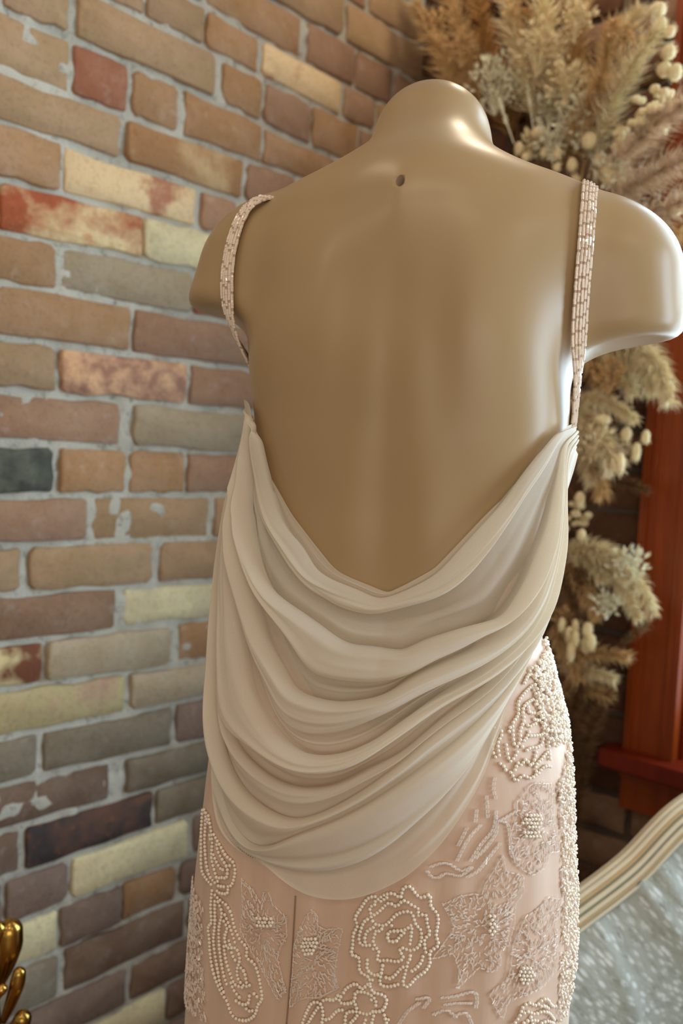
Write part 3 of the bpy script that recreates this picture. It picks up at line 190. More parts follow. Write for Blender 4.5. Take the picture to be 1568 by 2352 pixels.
('H',0,[[-3.1479,1.2203],[-3.1107,1.2045],[-3.0735,1.1887],[-3.0363,1.1729],[-2.9991,1.1571],[-2.9619,1.1413],[-2.932,1.1251],[-2.9022,1.109],[-2.8724,1.0928],[-2.8426,1.0767],[-2.8128,1.0605],[-2.7848,1.0443],[-2.7568,1.0281],[-2.7289,1.0118],[-2.701,0.9956],[-2.6698,0.9795],[-2.6351,0.9636],[-2.6004,0.9477],[-2.5622,0.932],[-2.5173,0.9166],[-2.4669,0.9017],[-2.4138,0.887],[-2.3196,0.8783],[-2.2124,0.8738],[-2.1023,0.8716],[-2.0042,0.8636],[-1.9023,0.8568],[-1.7921,0.8543],[-1.6808,0.8554],[-1.5719,0.859],[-1.4692,0.8655],[-1.3729,0.874],[-1.2804,0.8833],[-1.202,0.8953],[-1.1262,0.9076],[-1.0607,0.9211],[-1.0004,0.9352],[-0.9413,0.9495],[-0.8891,0.9642],[-0.8384,0.9791],[-0.7727,0.9927],[-0.7119,1.0067],[-0.649,1.0205],[-0.5709,1.0324],[-0.4848,1.0431],[-0.4226,1.0569],[-0.376,1.0721],[-0.3323,1.0875],[-0.289,1.103],[-0.2463,1.1185],[-0.2039,1.134],[-0.1615,1.1495],[-0.1189,1.165],[-0.0763,1.1805],[-0.0337,1.196],[0.0089,1.2114]])]
PEARLS={'roseA':[[[-1.4517,0.8582],[-1.434,0.8606],[-1.4164,0.863],[-1.3988,0.8649],[-1.3764,0.8664],[-1.3547,0.8672],[-1.3346,0.8667],[-1.3168,0.8647],[-1.3057,0.8658],[-1.3008,0.8694],[-1.2939,0.8727],[-1.2762,0.8744],[-1.2572,0.8745],[-1.2433,0.8723],[-1.2298,0.8696],[-1.214,0.8678],[-1.1964,0.867],[-1.1786,0.8683],[-1.1609,0.87],[-1.152,0.8691],[-1.1511,0.8661],[-1.1506,0.8627],[-1.1431,0.8602],[-1.1282,0.8584],[-1.1156,0.8565],[-1.1087,0.8537],[-1.1067,0.8502],[-1.1077,0.8477],[-1.1103,0.8448],[-1.1127,0.8418],[-1.1134,0.8392],[-1.1072,0.8359],[-1.1002,0.8331],[-1.1046,0.8307],[-1.1196,0.8288],[-1.1351,0.8268],[-1.1415,0.8243],[-1.1395,0.8214],[-1.1364,0.8183],[-1.1393,0.8154],[-1.1472,0.8126],[-1.1587,0.81],[-1.1719,0.808],[-1.1875,0.8062],[-1.2027,0.8041],[-1.2149,0.8016],[-1.227,0.7989],[-1.2382,0.7966],[-1.2544,0.7955],[-1.2697,0.7975],[-1.2689,0.8003],[-1.2638,0.8039],[-1.2594,0.8073],[-1.2552,0.8106],[-1.253,0.8123]],[[-1.4228,0.8633],[-1.4444,0.8627],[-1.4662,0.8621],[-1.486,0.8607],[-1.5006,0.8584],[-1.5137,0.8553],[-1.5254,0.8522],[-1.5372,0.8493],[-1.5495,0.8463],[-1.5583,0.8435],[-1.558,0.8409],[-1.5447,0.8386],[-1.5438,0.836],[-1.5544,0.8331],[-1.5635,0.83],[-1.5651,0.8271],[-1.5643,0.8241],[-1.5641,0.8211],[-1.5682,0.8175],[-1.5713,0.8142],[-1.5603,0.8125],[-1.5331,0.8127],[-1.5204,0.8109],[-1.5205,0.8075],[-1.5205,0.8043],[-1.5141,0.8013],[-1.4967,0.7996],[-1.4708,0.7988],[-1.4562,0.797],[-1.4528,0.7942],[-1.4511,0.7928]],[[-1.4708,0.8457],[-1.4528,0.8478],[-1.4345,0.8499],[-1.4178,0.8523],[-1.4028,0.8548],[-1.3876,0.8573],[-1.3729,0.859],[-1.3533,0.8589],[-1.3348,0.8578],[-1.3187,0.8586],[-1.3054,0.8612],[-1.2903,0.863],[-1.2729,0.8625],[-1.2538,0.861],[-1.2373,0.8597],[-1.2141,0.8589],[-1.2077,0.8569],[-1.2142,0.8536],[-1.2049,0.8528],[-1.1801,0.8545],[-1.1669,0.8536],[-1.164,0.8505],[-1.1612,0.8471],[-1.153,0.844],[-1.1454,0.8411],[-1.1491,0.8385],[-1.166,0.8364],[-1.1716,0.8337],[-1.1698,0.8308],[-1.1656,0.8277],[-1.1607,0.8253],[-1.1465,0.8231],[-1.1387,0.8224]],[[-1.4448,0.8408],[-1.4216,0.8407],[-1.3993,0.8407],[-1.3807,0.8418],[-1.3658,0.844],[-1.3525,0.8463],[-1.3386,0.849],[-1.3238,0.8513],[-1.3069,0.8529],[-1.2883,0.8541],[-1.2697,0.8549],[-1.2509,0.855],[-1.2384,0.8533],[-1.2309,0.8504],[-1.2241,0.8473],[-1.2175,0.8449],[-1.1953,0.8432],[-1.1895,0.8406],[-1.1859,0.8373],[-1.1861,0.8343],[-1.1895,0.8314],[-1.1974,0.8289],[-1.2118,0.8268],[-1.2302,0.8252],[-1.2485,0.8247],[-1.2682,0.8255],[-1.2841,0.8259],[-1.2981,0.8234],[-1.285,0.821],[-1.2738,0.8185],[-1.2885,0.8155],[-1.3106,0.8142],[-1.3311,0.8141],[-1.3532,0.8142],[-1.3757,0.8137],[-1.4006,0.8127],[-1.4178,0.8127],[-1.4165,0.8156],[-1.4125,0.8195],[-1.4228,0.8217],[-1.4375,0.8239],[-1.4471,0.8264],[-1.4465,0.8292],[-1.4406,0.8324],[-1.4347,0.8355]],[[-1.2426,0.8542],[-1.2355,0.851],[-1.233,0.8478],[-1.2405,0.8453],[-1.2531,0.8428],[-1.2682,0.841],[-1.2871,0.8396],[-1.3038,0.8387],[-1.3264,0.8381],[-1.3468,0.8375],[-1.3641,0.8362],[-1.3681,0.8327],[-1.3616,0.8296],[-1.3398,0.8294],[-1.316,0.8307],[-1.3034,0.8337],[-1.2885,0.8366],[-1.272,0.8388],[-1.2541,0.841],[-1.2456,0.8421]],[[-1.1953,0.8432],[-1.1862,0.8405],[-1.1771,0.8379],[-1.1711,0.8349],[-1.1699,0.8323],[-1.1709,0.8293],[-1.1728,0.8264],[-1.1743,0.8239],[-1.1739,0.8204],[-1.179,0.8172],[-1.1897,0.8145],[-1.2047,0.8115],[-1.2198,0.8091],[-1.236,0.8085],[-1.2529,0.8108],[-1.2555,0.8135],[-1.2454,0.8164],[-1.2373,0.8193],[-1.2409,0.8218],[-1.2465,0.8246],[-1.2462,0.8273],[-1.2443,0.8304],[-1.2424,0.8335],[-1.2411,0.8364],[-1.2397,0.8393],[-1.2383,0.8423]],[[-1.3853,0.8102],[-1.388,0.8069],[-1.3905,0.8034],[-1.3937,0.8002],[-1.3968,0.7968],[-1.3949,0.7943],[-1.3782,0.793],[-1.3554,0.7931],[-1.333,0.794],[-1.3102,0.7954],[-1.2925,0.7967],[-1.2751,0.798],[-1.2664,0.7987]],[[-1.3897,0.8012],[-1.3678,0.8003],[-1.346,0.7998],[-1.3286,0.8011],[-1.315,0.8033],[-1.3014,0.8061],[-1.2888,0.8087],[-1.2783,0.8106],[-1.253,0.8123]],[[-1.4535,0.8017],[-1.4325,0.8004],[-1.4131,0.8005],[-1.403,0.8027],[-1.3934,0.806],[-1.3868,0.8091],[-1.3909,0.8121],[-1.4022,0.8131]],[[-1.361,0.8658],[-1.3783,0.8639],[-1.3963,0.8619],[-1.4138,0.86],[-1.4296,0.8582],[-1.4498,0.8562],[-1.4696,0.8544],[-1.4759,0.8519],[-1.4687,0.8486],[-1.4616,0.8454],[-1.4559,0.842],[-1.4453,0.8397],[-1.4254,0.8396],[-1.4012,0.8406],[-1.3784,0.8413],[-1.3566,0.8418],[-1.3457,0.8421]],[[-1.4638,0.8458],[-1.4843,0.844],[-1.5026,0.8416],[-1.5115,0.839],[-1.5185,0.8361],[-1.5237,0.8333],[-1.5289,0.8296],[-1.5292,0.8265],[-1.521,0.8233],[-1.5025,0.8224],[-1.4793,0.8231],[-1.4551,0.8239]],[[-1.4449,0.8386],[-1.4657,0.8366],[-1.4834,0.8343],[-1.4922,0.8316],[-1.4966,0.8286],[-1.4951,0.8258],[-1.4856,0.8232],[-1.47,0.8216],[-1.4486,0.8212],[-1.438,0.821]],[[-1.3973,0.8387],[-1.4138,0.8366],[-1.4293,0.8345],[-1.4391,0.8317],[-1.4417,0.8281],[-1.4353,0.8253],[-1.4199,0.8231],[-1.4131,0.8203],[-1.4145,0.8169],[-1.4142,0.8138],[-1.4032,0.8123],[-1.3804,0.8126],[-1.3562,0.8131]],[[-1.4748,0.8123],[-1.4753,0.8091],[-1.4759,0.8059],[-1.4713,0.8034],[-1.4544,0.8017],[-1.4321,0.8011],[-1.4156,0.8021],[-1.4033,0.8046],[-1.3917,0.8077],[-1.3858,0.8091]],[[-1.4224,0.8014],[-1.4143,0.7988],[-1.4062,0.7962],[-1.3958,0.7943],[-1.3771,0.7933],[-1.3567,0.7932],[-1.3365,0.794],[-1.3277,0.795]],[[-1.4511,0.7928],[-1.4415,0.7957],[-1.4319,0.7985],[-1.4224,0.8014]]],
'roseB':[[[-1.8555,0.7388],[-1.8503,0.7423],[-1.8449,0.7459],[-1.8385,0.7493],[-1.8316,0.7526],[-1.8239,0.756],[-1.8153,0.7592],[-1.8061,0.7627],[-1.7955,0.7657],[-1.7776,0.7679],[-1.7507,0.7688],[-1.7348,0.7675],[-1.7269,0.7646],[-1.7221,0.7612],[-1.7202,0.7581],[-1.723,0.7549],[-1.7265,0.7517]],[[-1.74,0.7683],[-1.7201,0.7716],[-1.6963,0.7731],[-1.6693,0.7728],[-1.6487,0.7748],[-1.6351,0.7784],[-1.6096,0.7769],[-1.6055,0.7792],[-1.6014,0.7826],[-1.5887,0.7852],[-1.57,0.7875],[-1.5492,0.7895],[-1.5317,0.7905],[-1.5131,0.7888],[-1.4976,0.787],[-1.4819,0.7891],[-1.466,0.792],[-1.4535,0.792],[-1.4448,0.7891],[-1.4326,0.7865],[-1.4109,0.786],[-1.3865,0.7861],[-1.3647,0.7849],[-1.352,0.7819],[-1.3547,0.7792],[-1.3624,0.776],[-1.3722,0.7735],[-1.3903,0.772],[-1.4109,0.7713]],[[-1.6351,0.7784],[-1.6302,0.7754],[-1.6236,0.7728],[-1.6081,0.772],[-1.5853,0.7726],[-1.5608,0.7738],[-1.5426,0.7754],[-1.5359,0.7788],[-1.5348,0.7825],[-1.5216,0.7844],[-1.5003,0.785],[-1.4763,0.7851],[-1.4561,0.7847],[-1.4349,0.7835],[-1.4191,0.7815],[-1.4117,0.7788],[-1.4126,0.7753],[-1.4192,0.7722],[-1.4347,0.7694],[-1.4578,0.7676],[-1.4779,0.7675],[-1.5011,0.7679],[-1.5234,0.768],[-1.5494,0.7674],[-1.5726,0.7662],[-1.5844,0.764],[-1.5864,0.761],[-1.5854,0.7576],[-1.5857,0.756]],[[-1.5341,0.7745],[-1.5254,0.7717],[-1.5167,0.7688],[-1.5145,0.766],[-1.5229,0.7632],[-1.5379,0.7606],[-1.553,0.7579]],[[-1.7275,0.7549],[-1.7028,0.7559],[-1.6783,0.7576],[-1.6639,0.7602],[-1.6498,0.7635],[-1.6309,0.7659],[-1.6111,0.7668],[-1.588,0.7671],[-1.5635,0.7673],[-1.5398,0.7675]],[[-1.8242,0.7446],[-1.8139,0.7476],[-1.8034,0.7507],[-1.7931,0.7537],[-1.7831,0.7565],[-1.7715,0.7596],[-1.7585,0.7628],[-1.746,0.7657],[-1.7397,0.7672]],[[-1.4309,0.7606],[-1.4267,0.7637],[-1.4225,0.7668],[-1.4183,0.7699]],[[-1.3447,0.7631],[-1.3521,0.766],[-1.3594,0.7689],[-1.3631,0.7703]],[[-1.4488,0.7894],[-1.4319,0.7879],[-1.415,0.7863],[-1.3993,0.7852],[-1.3772,0.7854],[-1.3601,0.7851],[-1.3522,0.7825],[-1.349,0.7791],[-1.3518,0.7757],[-1.3625,0.7724],[-1.3803,0.7708],[-1.4053,0.771],[-1.4178,0.7711]],[[-1.3704,0.7713],[-1.3518,0.7699],[-1.3378,0.7676],[-1.3362,0.7651],[-1.338,0.7621],[-1.3407,0.7588],[-1.3415,0.7573]],[[-1.4455,0.7805],[-1.4206,0.7793],[-1.411,0.7768],[-1.4136,0.7734],[-1.4174,0.7699]],[[-1.7265,0.7517],[-1.7198,0.7489],[-1.713,0.7461],[-1.6991,0.7442],[-1.6803,0.7437],[-1.6564,0.7437],[-1.6308,0.7441],[-1.6069,0.7448],[-1.5857,0.7458],[-1.5654,0.7472],[-1.5453,0.7486],[-1.5251,0.7496],[-1.5037,0.7498],[-1.4817,0.7495],[-1.4609,0.7493],[-1.443,0.7498],[-1.4252,0.7519],[-1.4115,0.7549],[-1.3978,0.7579]],[[-1.5857,0.756],[-1.569,0.7537],[-1.5519,0.7517],[-1.5314,0.7515],[-1.507,0.7527],[-1.4859,0.7554],[-1.4769,0.7578],[-1.4701,0.761],[-1.4641,0.7644],[-1.4578,0.7676]]],
'colL':[[[-2.6388,0.8855],[-2.6346,0.8826],[-2.6308,0.8796],[-2.6264,0.8765],[-2.6222,0.8734],[-2.6179,0.8701],[-2.6129,0.8669],[-2.6068,0.8638],[-2.5998,0.8609],[-2.5925,0.858],[-2.5853,0.8549],[-2.5801,0.852],[-2.5749,0.8489],[-2.5698,0.8458],[-2.5645,0.8431],[-2.5566,0.84],[-2.5452,0.8376],[-2.5239,0.8361],[-2.4961,0.8352],[-2.4719,0.8344],[-2.4452,0.8338],[-2.4333,0.8337]],[[-2.57,0.8879],[-2.5664,0.8848],[-2.5629,0.8816],[-2.5597,0.8785],[-2.5569,0.8754],[-2.5545,0.872],[-2.5525,0.8687],[-2.5496,0.8655],[-2.5446,0.8623],[-2.5379,0.8592],[-2.5304,0.8563],[-2.523,0.8535],[-2.515,0.8507],[-2.5068,0.8481],[-2.4976,0.8457],[-2.4854,0.8431],[-2.4716,0.8407],[-2.4542,0.8392],[-2.4333,0.8383],[-2.4129,0.8375]],[[-2.5382,0.8877],[-2.5243,0.8853],[-2.5113,0.8827],[-2.4996,0.8802],[-2.4899,0.8777],[-2.4808,0.8751],[-2.4734,0.8726],[-2.4675,0.87],[-2.4637,0.867],[-2.4629,0.8636],[-2.4626,0.86],[-2.4601,0.8569],[-2.4534,0.8541],[-2.4446,0.8517],[-2.4339,0.8492],[-2.4244,0.847],[-2.4137,0.8448],[-2.4029,0.8425],[-2.3926,0.8401]],[[-2.6094,0.8876],[-2.5857,0.8862],[-2.5659,0.8846],[-2.547,0.8828],[-2.5274,0.8812],[-2.5058,0.8796],[-2.4836,0.8779],[-2.4628,0.8763],[-2.445,0.8747],[-2.4258,0.873],[-2.409,0.8714],[-2.393,0.8698],[-2.3773,0.8679],[-2.3622,0.8659],[-2.3467,0.8644],[-2.3255,0.8637],[-2.305,0.8633],[-2.2918,0.8616],[-2.2837,0.8591],[-2.2792,0.856],[-2.2789,0.8528],[-2.2826,0.8492],[-2.2886,0.8456],[-2.295,0.8428],[-2.3216,0.84]],[[-2.431,0.8733],[-2.4252,0.8704],[-2.4196,0.8675],[-2.4118,0.865],[-2.3985,0.8629],[-2.383,0.8612],[-2.3672,0.8595],[-2.3498,0.8578],[-2.335,0.8559],[-2.3278,0.8532],[-2.3285,0.8493],[-2.335,0.8463],[-2.3607,0.8454],[-2.3849,0.8434],[-2.4031,0.8394]],[[-2.5,0.8734],[-2.4903,0.8708],[-2.481,0.868],[-2.472,0.8654],[-2.463,0.8629],[-2.4513,0.8604],[-2.4372,0.8581],[-2.4227,0.8562],[-2.4059,0.8542],[-2.3865,0.8521],[-2.3684,0.8512],[-2.3431,0.854],[-2.3194,0.8577],[-2.2964,0.8615]],[[-2.4121,0.8364],[-2.3838,0.8366],[-2.352,0.8381],[-2.3216,0.84],[-2.3129,0.8363],[-2.328,0.8335],[-2.359,0.8319],[-2.3865,0.831],[-2.3991,0.8337]],[[-2.4307,0.8302],[-2.4313,0.827],[-2.4322,0.8237],[-2.4329,0.8204],[-2.4329,0.8172],[-2.4313,0.8141],[-2.4274,0.8108],[-2.4228,0.8076],[-2.4194,0.8047],[-2.4188,0.8022],[-2.4377,0.7983],[-2.4446,0.7953],[-2.4392,0.7926],[-2.4318,0.7897],[-2.4272,0.7866],[-2.4245,0.7835],[-2.4219,0.7801],[-2.4182,0.7768],[-2.414,0.7739],[-2.4092,0.7709],[-2.4037,0.7679],[-2.3972,0.7652],[-2.3898,0.7626],[-2.3815,0.7602],[-2.3726,0.7579],[-2.3633,0.7558],[-2.3521,0.7534],[-2.3402,0.7511],[-2.3284,0.749],[-2.3147,0.747],[-2.2987,0.7454],[-2.2851,0.7436],[-2.2768,0.7408],[-2.2702,0.7378],[-2.2599,0.7356],[-2.2473,0.7339],[-2.2301,0.7331],[-2.2095,0.7332],[-2.1857,0.7341],[-2.164,0.7355],[-2.1423,0.7382],[-2.124,0.7417],[-2.1123,0.7453],[-2.1077,0.7491],[-2.103,0.7525],[-2.0856,0.7563],[-2.0798,0.7596],[-2.0818,0.7624],[-2.086,0.7655],[-2.0906,0.7685],[-2.0946,0.7712],[-2.0991,0.7741],[-2.1041,0.7769],[-2.1095,0.7793],[-2.1172,0.782],[-2.1256,0.7843],[-2.1358,0.7862],[-2.1533,0.7872],[-2.1715,0.7878],[-2.18,0.7899],[-2.1781,0.7934],[-2.1801,0.7967],[-2.1918,0.7983],[-2.2081,0.7996],[-2.2237,0.8013],[-2.2354,0.8033],[-2.2466,0.8058],[-2.2569,0.8083],[-2.2652,0.8109],[-2.271,0.8137],[-2.2762,0.8164],[-2.2831,0.8189],[-2.295,0.8212],[-2.3089,0.8232],[-2.3228,0.8246],[-2.349,0.8253],[-2.3729,0.8259],[-2.3945,0.8268],[-2.4058,0.8273]],[[-2.405,0.8261],[-2.403,0.8229],[-2.4009,0.8197],[-2.3991,0.8165],[-2.3973,0.8135],[-2.3953,0.8104],[-2.3935,0.8076],[-2.3922,0.8047],[-2.3921,0.8015],[-2.3937,0.7981],[-2.3957,0.7945],[-2.3967,0.7911],[-2.3955,0.788],[-2.3926,0.7852],[-2.3886,0.7826],[-2.384,0.78],[-2.3791,0.7772],[-2.3739,0.7744],[-2.3682,0.7716],[-2.3624,0.7687],[-2.3569,0.766],[-2.3515,0.7629],[-2.3464,0.7598],[-2.3408,0.7569],[-2.334,0.7544],[-2.3237,0.7522],[-2.3118,0.7503],[-2.3003,0.7486],[-2.2899,0.7466],[-2.2804,0.7445],[-2.2714,0.7424],[-2.2669,0.7413]],[[-2.3822,0.8242],[-2.3706,0.8219],[-2.3586,0.8198],[-2.3497,0.8173],[-2.3469,0.8145],[-2.3497,0.8114],[-2.3551,0.808],[-2.3599,0.8046],[-2.3613,0.8013],[-2.3608,0.7981],[-2.3591,0.7948],[-2.3569,0.7917],[-2.3544,0.7887],[-2.3516,0.786],[-2.3482,0.7833],[-2.3442,0.7806],[-2.3398,0.7778],[-2.3352,0.7749],[-2.3302,0.772],[-2.3247,0.7691],[-2.3189,0.7664],[-2.3119,0.7638],[-2.3042,0.7613],[-2.2964,0.759],[-2.2888,0.7566]],[[-2.3352,0.8107],[-2.3206,0.8089],[-2.3078,0.8069],[-2.3055,0.8042],[-2.3144,0.8009],[-2.3201,0.7975],[-2.3168,0.7943],[-2.3095,0.7912],[-2.2987,0.7894],[-2.2729,0.7911],[-2.2466,0.7928],[-2.2339,0.7911],[-2.2239,0.7882],[-2.2185,0.785],[-2.221,0.7817],[-2.2282,0.778],[-2.2326,0.7747],[-2.2318,0.7712],[-2.2267,0.7682],[-2.2153,0.766],[-2.1966,0.7644],[-2.1794,0.7637],[-2.1552,0.7662]],[[-2.3599,0.8209],[-2.3476,0.8191],[-2.3355,0.8173],[-2.3237,0.8154],[-2.3126,0.8133],[-2.302,0.811],[-2.2916,0.8087],[-2.2819,0.8063],[-2.2731,0.8038],[-2.2653,0.8014],[-2.2581,0.7989],[-2.251,0.7964],[-2.2474,0.7951]],[[-2.3302,0.7992],[-2.3273,0.7962],[-2.3245,0.7932],[-2.3218,0.7902],[-2.3188,0.7873],[-2.3155,0.7847],[-2.311,0.7818],[-2.3062,0.7792],[-2.3006,0.7767],[-2.2938,0.7742],[-2.286,0.7717],[-2.2767,0.7691],[-2.2673,0.7666],[-2.2589,0.7645],[-2.2479,0.7617],[-2.2284,0.7613],[-2.2043,0.7619],[-2.1791,0.7625]],[[-2.2165,0.7781],[-2.1989,0.7773],[-2.1877,0.7751],[-2.1822,0.7725],[-2.177,0.7694],[-2.1718,0.7665]],[[-2.2923,0.797],[-2.2856,0.7941],[-2.2793,0.7912],[-2.2727,0.7883],[-2.2655,0.7858],[-2.2548,0.7834],[-2.2399,0.7816],[-2.2244,0.7801],[-2.2169,0.7792]],[[-2.1533,0.7581],[-2.1548,0.754],[-2.1596,0.7506],[-2.1795,0.748],[-2.2018,0.7474],[-2.2234,0.748],[-2.2343,0.7483]],[[-2.1044,0.7584],[-2.1221,0.7603],[-2.1377,0.7613],[-2.153,0.7569]],[[-2.192,0.7475],[-2.1745,0.7457],[-2.1575,0.7442],[-2.1385,0.7448],[-2.1182,0.7482]],[[-2.2938,0.7742],[-2.2888,0.7715],[-2.2838,0.7688],[-2.2787,0.7661],[-2.273,0.7637],[-2.2644,0.7608],[-2.255,0.7582],[-2.2448,0.756],[-2.2313,0.7542],[-2.217,0.753],[-2.2099,0.7523]]],
'roseD':[[[-0.5391,1.0246],[-0.5181,1.0272],[-0.4957,1.0297],[-0.4737,1.031],[-0.4493,1.0298],[-0.4272,1.027],[-0.4082,1.0242],[-0.3949,1.0211],[-0.3878,1.0196]],[[-0.4709,1.0224],[-0.5013,1.0208],[-0.5294,1.0192],[-0.5535,1.0174],[-0.5782,1.0153],[-0.5984,1.0131],[-0.6109,1.0106],[-0.617,1.0077],[-0.6213,1.005],[-0.6307,1.0023],[-0.6505,1.0002],[-0.6743,0.9975],[-0.6811,0.9953],[-0.6866,0.9927],[-0.6909,0.99],[-0.695,0.9873],[-0.6983,0.9843],[-0.6978,0.982],[-0.6773,0.9798]],[[-0.4709,1.0224],[-0.4647,1.0194],[-0.4589,1.0163],[-0.4544,1.0135],[-0.4519,1.0108],[-0.4502,1.0084],[-0.4454,1.0057],[-0.4369,1.003],[-0.4309,1.0004],[-0.4325,0.9977],[-0.4369,0.9953]],[[-0.4854,1.0121],[-0.5194,1.0113],[-0.5491,1.0101],[-0.5736,1.0081],[-0.5913,1.0056],[-0.5947,1.003],[-0.5954,1.0001],[-0.6051,0.9974],[-0.6223,0.9949],[-0.6389,0.9924],[-0.6488,0.9897],[-0.6504,0.9868],[-0.6594,0.9842],[-0.6757,0.982],[-0.6836,0.9809]],[[-0.4854,1.0121],[-0.481,1.0094],[-0.4769,1.0067]],[[-0.5439,1.0079],[-0.5482,1.0051],[-0.5471,1.0029],[-0.5157,1.0025],[-0.5078,1.0011],[-0.5272,0.9984],[-0.5203,0.997],[-0.4864,0.9965],[-0.4695,0.9941]],[[-0.6016,0.9976],[-0.589,0.9951],[-0.5742,0.9932],[-0.5443,0.9943],[-0.513,0.9948],[-0.4825,0.994],[-0.4691,0.9919],[-0.4686,0.9886],[-0.4845,0.9862],[-0.5081,0.986],[-0.5394,0.9863],[-0.5692,0.9867],[-0.5906,0.987],[-0.6154,0.9884]],[[-0.5742,0.9932],[-0.5858,0.9903],[-0.5986,0.9876],[-0.6221,0.9853],[-0.6341,0.9842]],[[-0.4845,0.9862],[-0.4965,0.9835],[-0.5086,0.9809],[-0.5308,0.9788],[-0.5637,0.9779],[-0.5956,0.9787],[-0.6219,0.978],[-0.6414,0.9764],[-0.6503,0.9785],[-0.6571,0.9816]],[[-0.7433,0.9833],[-0.7455,0.9807],[-0.7475,0.978],[-0.7479,0.9756],[-0.7455,0.9724],[-0.7392,0.9706],[-0.7216,0.9721],[-0.7047,0.9745],[-0.6905,0.977]],[[-0.7999,0.97],[-0.7805,0.968],[-0.7714,0.9656],[-0.7717,0.9626],[-0.7594,0.9629],[-0.7423,0.9628],[-0.7346,0.9599],[-0.7256,0.9569],[-0.7131,0.9563],[-0.6963,0.9583],[-0.6791,0.9598],[-0.6596,0.9585],[-0.6396,0.957],[-0.6142,0.9575],[-0.5936,0.9591],[-0.5949,0.9622],[-0.5964,0.9654],[-0.578,0.9671],[-0.5527,0.9685],[-0.5322,0.9701],[-0.5107,0.9717],[-0.4799,0.9729],[-0.4602,0.9731]],[[-0.7137,0.9723],[-0.7006,0.9697],[-0.6873,0.9674],[-0.6729,0.9676],[-0.6572,0.9709],[-0.6443,0.9709],[-0.6342,0.9679],[-0.6229,0.966],[-0.6088,0.9674],[-0.5937,0.9701],[-0.5808,0.9728],[-0.5711,0.9756],[-0.5659,0.977]],[[-0.5843,0.9589],[-0.5627,0.9613],[-0.5353,0.9632],[-0.504,0.9628],[-0.4727,0.9608]],[[-0.5996,0.9696],[-0.5983,0.967],[-0.5966,0.9643],[-0.5942,0.9615],[-0.5927,0.9602]],[[-0.7131,0.9909],[-0.7025,0.9935],[-0.6971,0.9947]],[[-0.4369,0.9953],[-0.4526,0.9928],[-0.4675,0.9903],[-0.4746,0.9891]],[[-0.4548,0.9833],[-0.4598,0.9808],[-0.4643,0.9782],[-0.4683,0.9757],[-0.4716,0.9731],[-0.4742,0.9704],[-0.476,0.9677],[-0.4766,0.9663]],[[-0.7236,0.9634],[-0.7137,0.9659],[-0.7032,0.9682]],[[-0.7854,0.9951],[-0.7967,0.9926],[-0.8076,0.9899],[-0.8151,0.9872],[-0.8208,0.9843],[-0.8249,0.9813],[-0.8263,0.9788],[-0.8223,0.9762],[-0.8148,0.9741],[-0.8113,0.9729]],[[-0.7599,0.996],[-0.7558,0.9937],[-0.7531,0.9914],[-0.7586,0.9892],[-0.7715,0.987],[-0.7848,0.9848],[-0.7915,0.9824],[-0.7936,0.98],[-0.7938,0.9774],[-0.7942,0.9748]]],
'roseE':[[[-0.7172,0.7686],[-0.7065,0.7709],[-0.6961,0.7732],[-0.6891,0.7757],[-0.6861,0.7785],[-0.6806,0.7808],[-0.6645,0.7824],[-0.6447,0.7828],[-0.6241,0.7806],[-0.6037,0.7786],[-0.5873,0.7798],[-0.5715,0.7814],[-0.547,0.7813],[-0.526,0.7787],[-0.5092,0.7741],[-0.4852,0.7707],[-0.4515,0.7685]],[[-0.6914,0.7733],[-0.6783,0.7749],[-0.6645,0.7763],[-0.648,0.776],[-0.6281,0.7739],[-0.6084,0.772],[-0.5874,0.772],[-0.5665,0.772],[-0.5425,0.7704],[-0.5174,0.7677],[-0.4981,0.7643],[-0.4784,0.7603],[-0.4679,0.7582]],[[-0.6409,0.7747],[-0.6343,0.7714],[-0.6275,0.7682],[-0.6206,0.7649]],[[-0.6031,0.7774],[-0.5767,0.7769],[-0.5506,0.7756],[-0.5224,0.7716],[-0.5083,0.7694]],[[-0.6743,0.7672],[-0.6575,0.7684],[-0.6381,0.7689],[-0.6169,0.7677],[-0.5924,0.7658],[-0.5798,0.7648]],[[-0.5697,0.7621],[-0.5473,0.762],[-0.5232,0.7612],[-0.4959,0.7584],[-0.4654,0.7547]]]}
PEARL_LABEL={'roseA':'large pearl rose below the cowl hem','roseB':'pearl rose at the bottom middle','colL':'long pearl loops down the left hip','roseD':'white pearl rose on the right hip','roseE':'pearl rose at the lower right'}
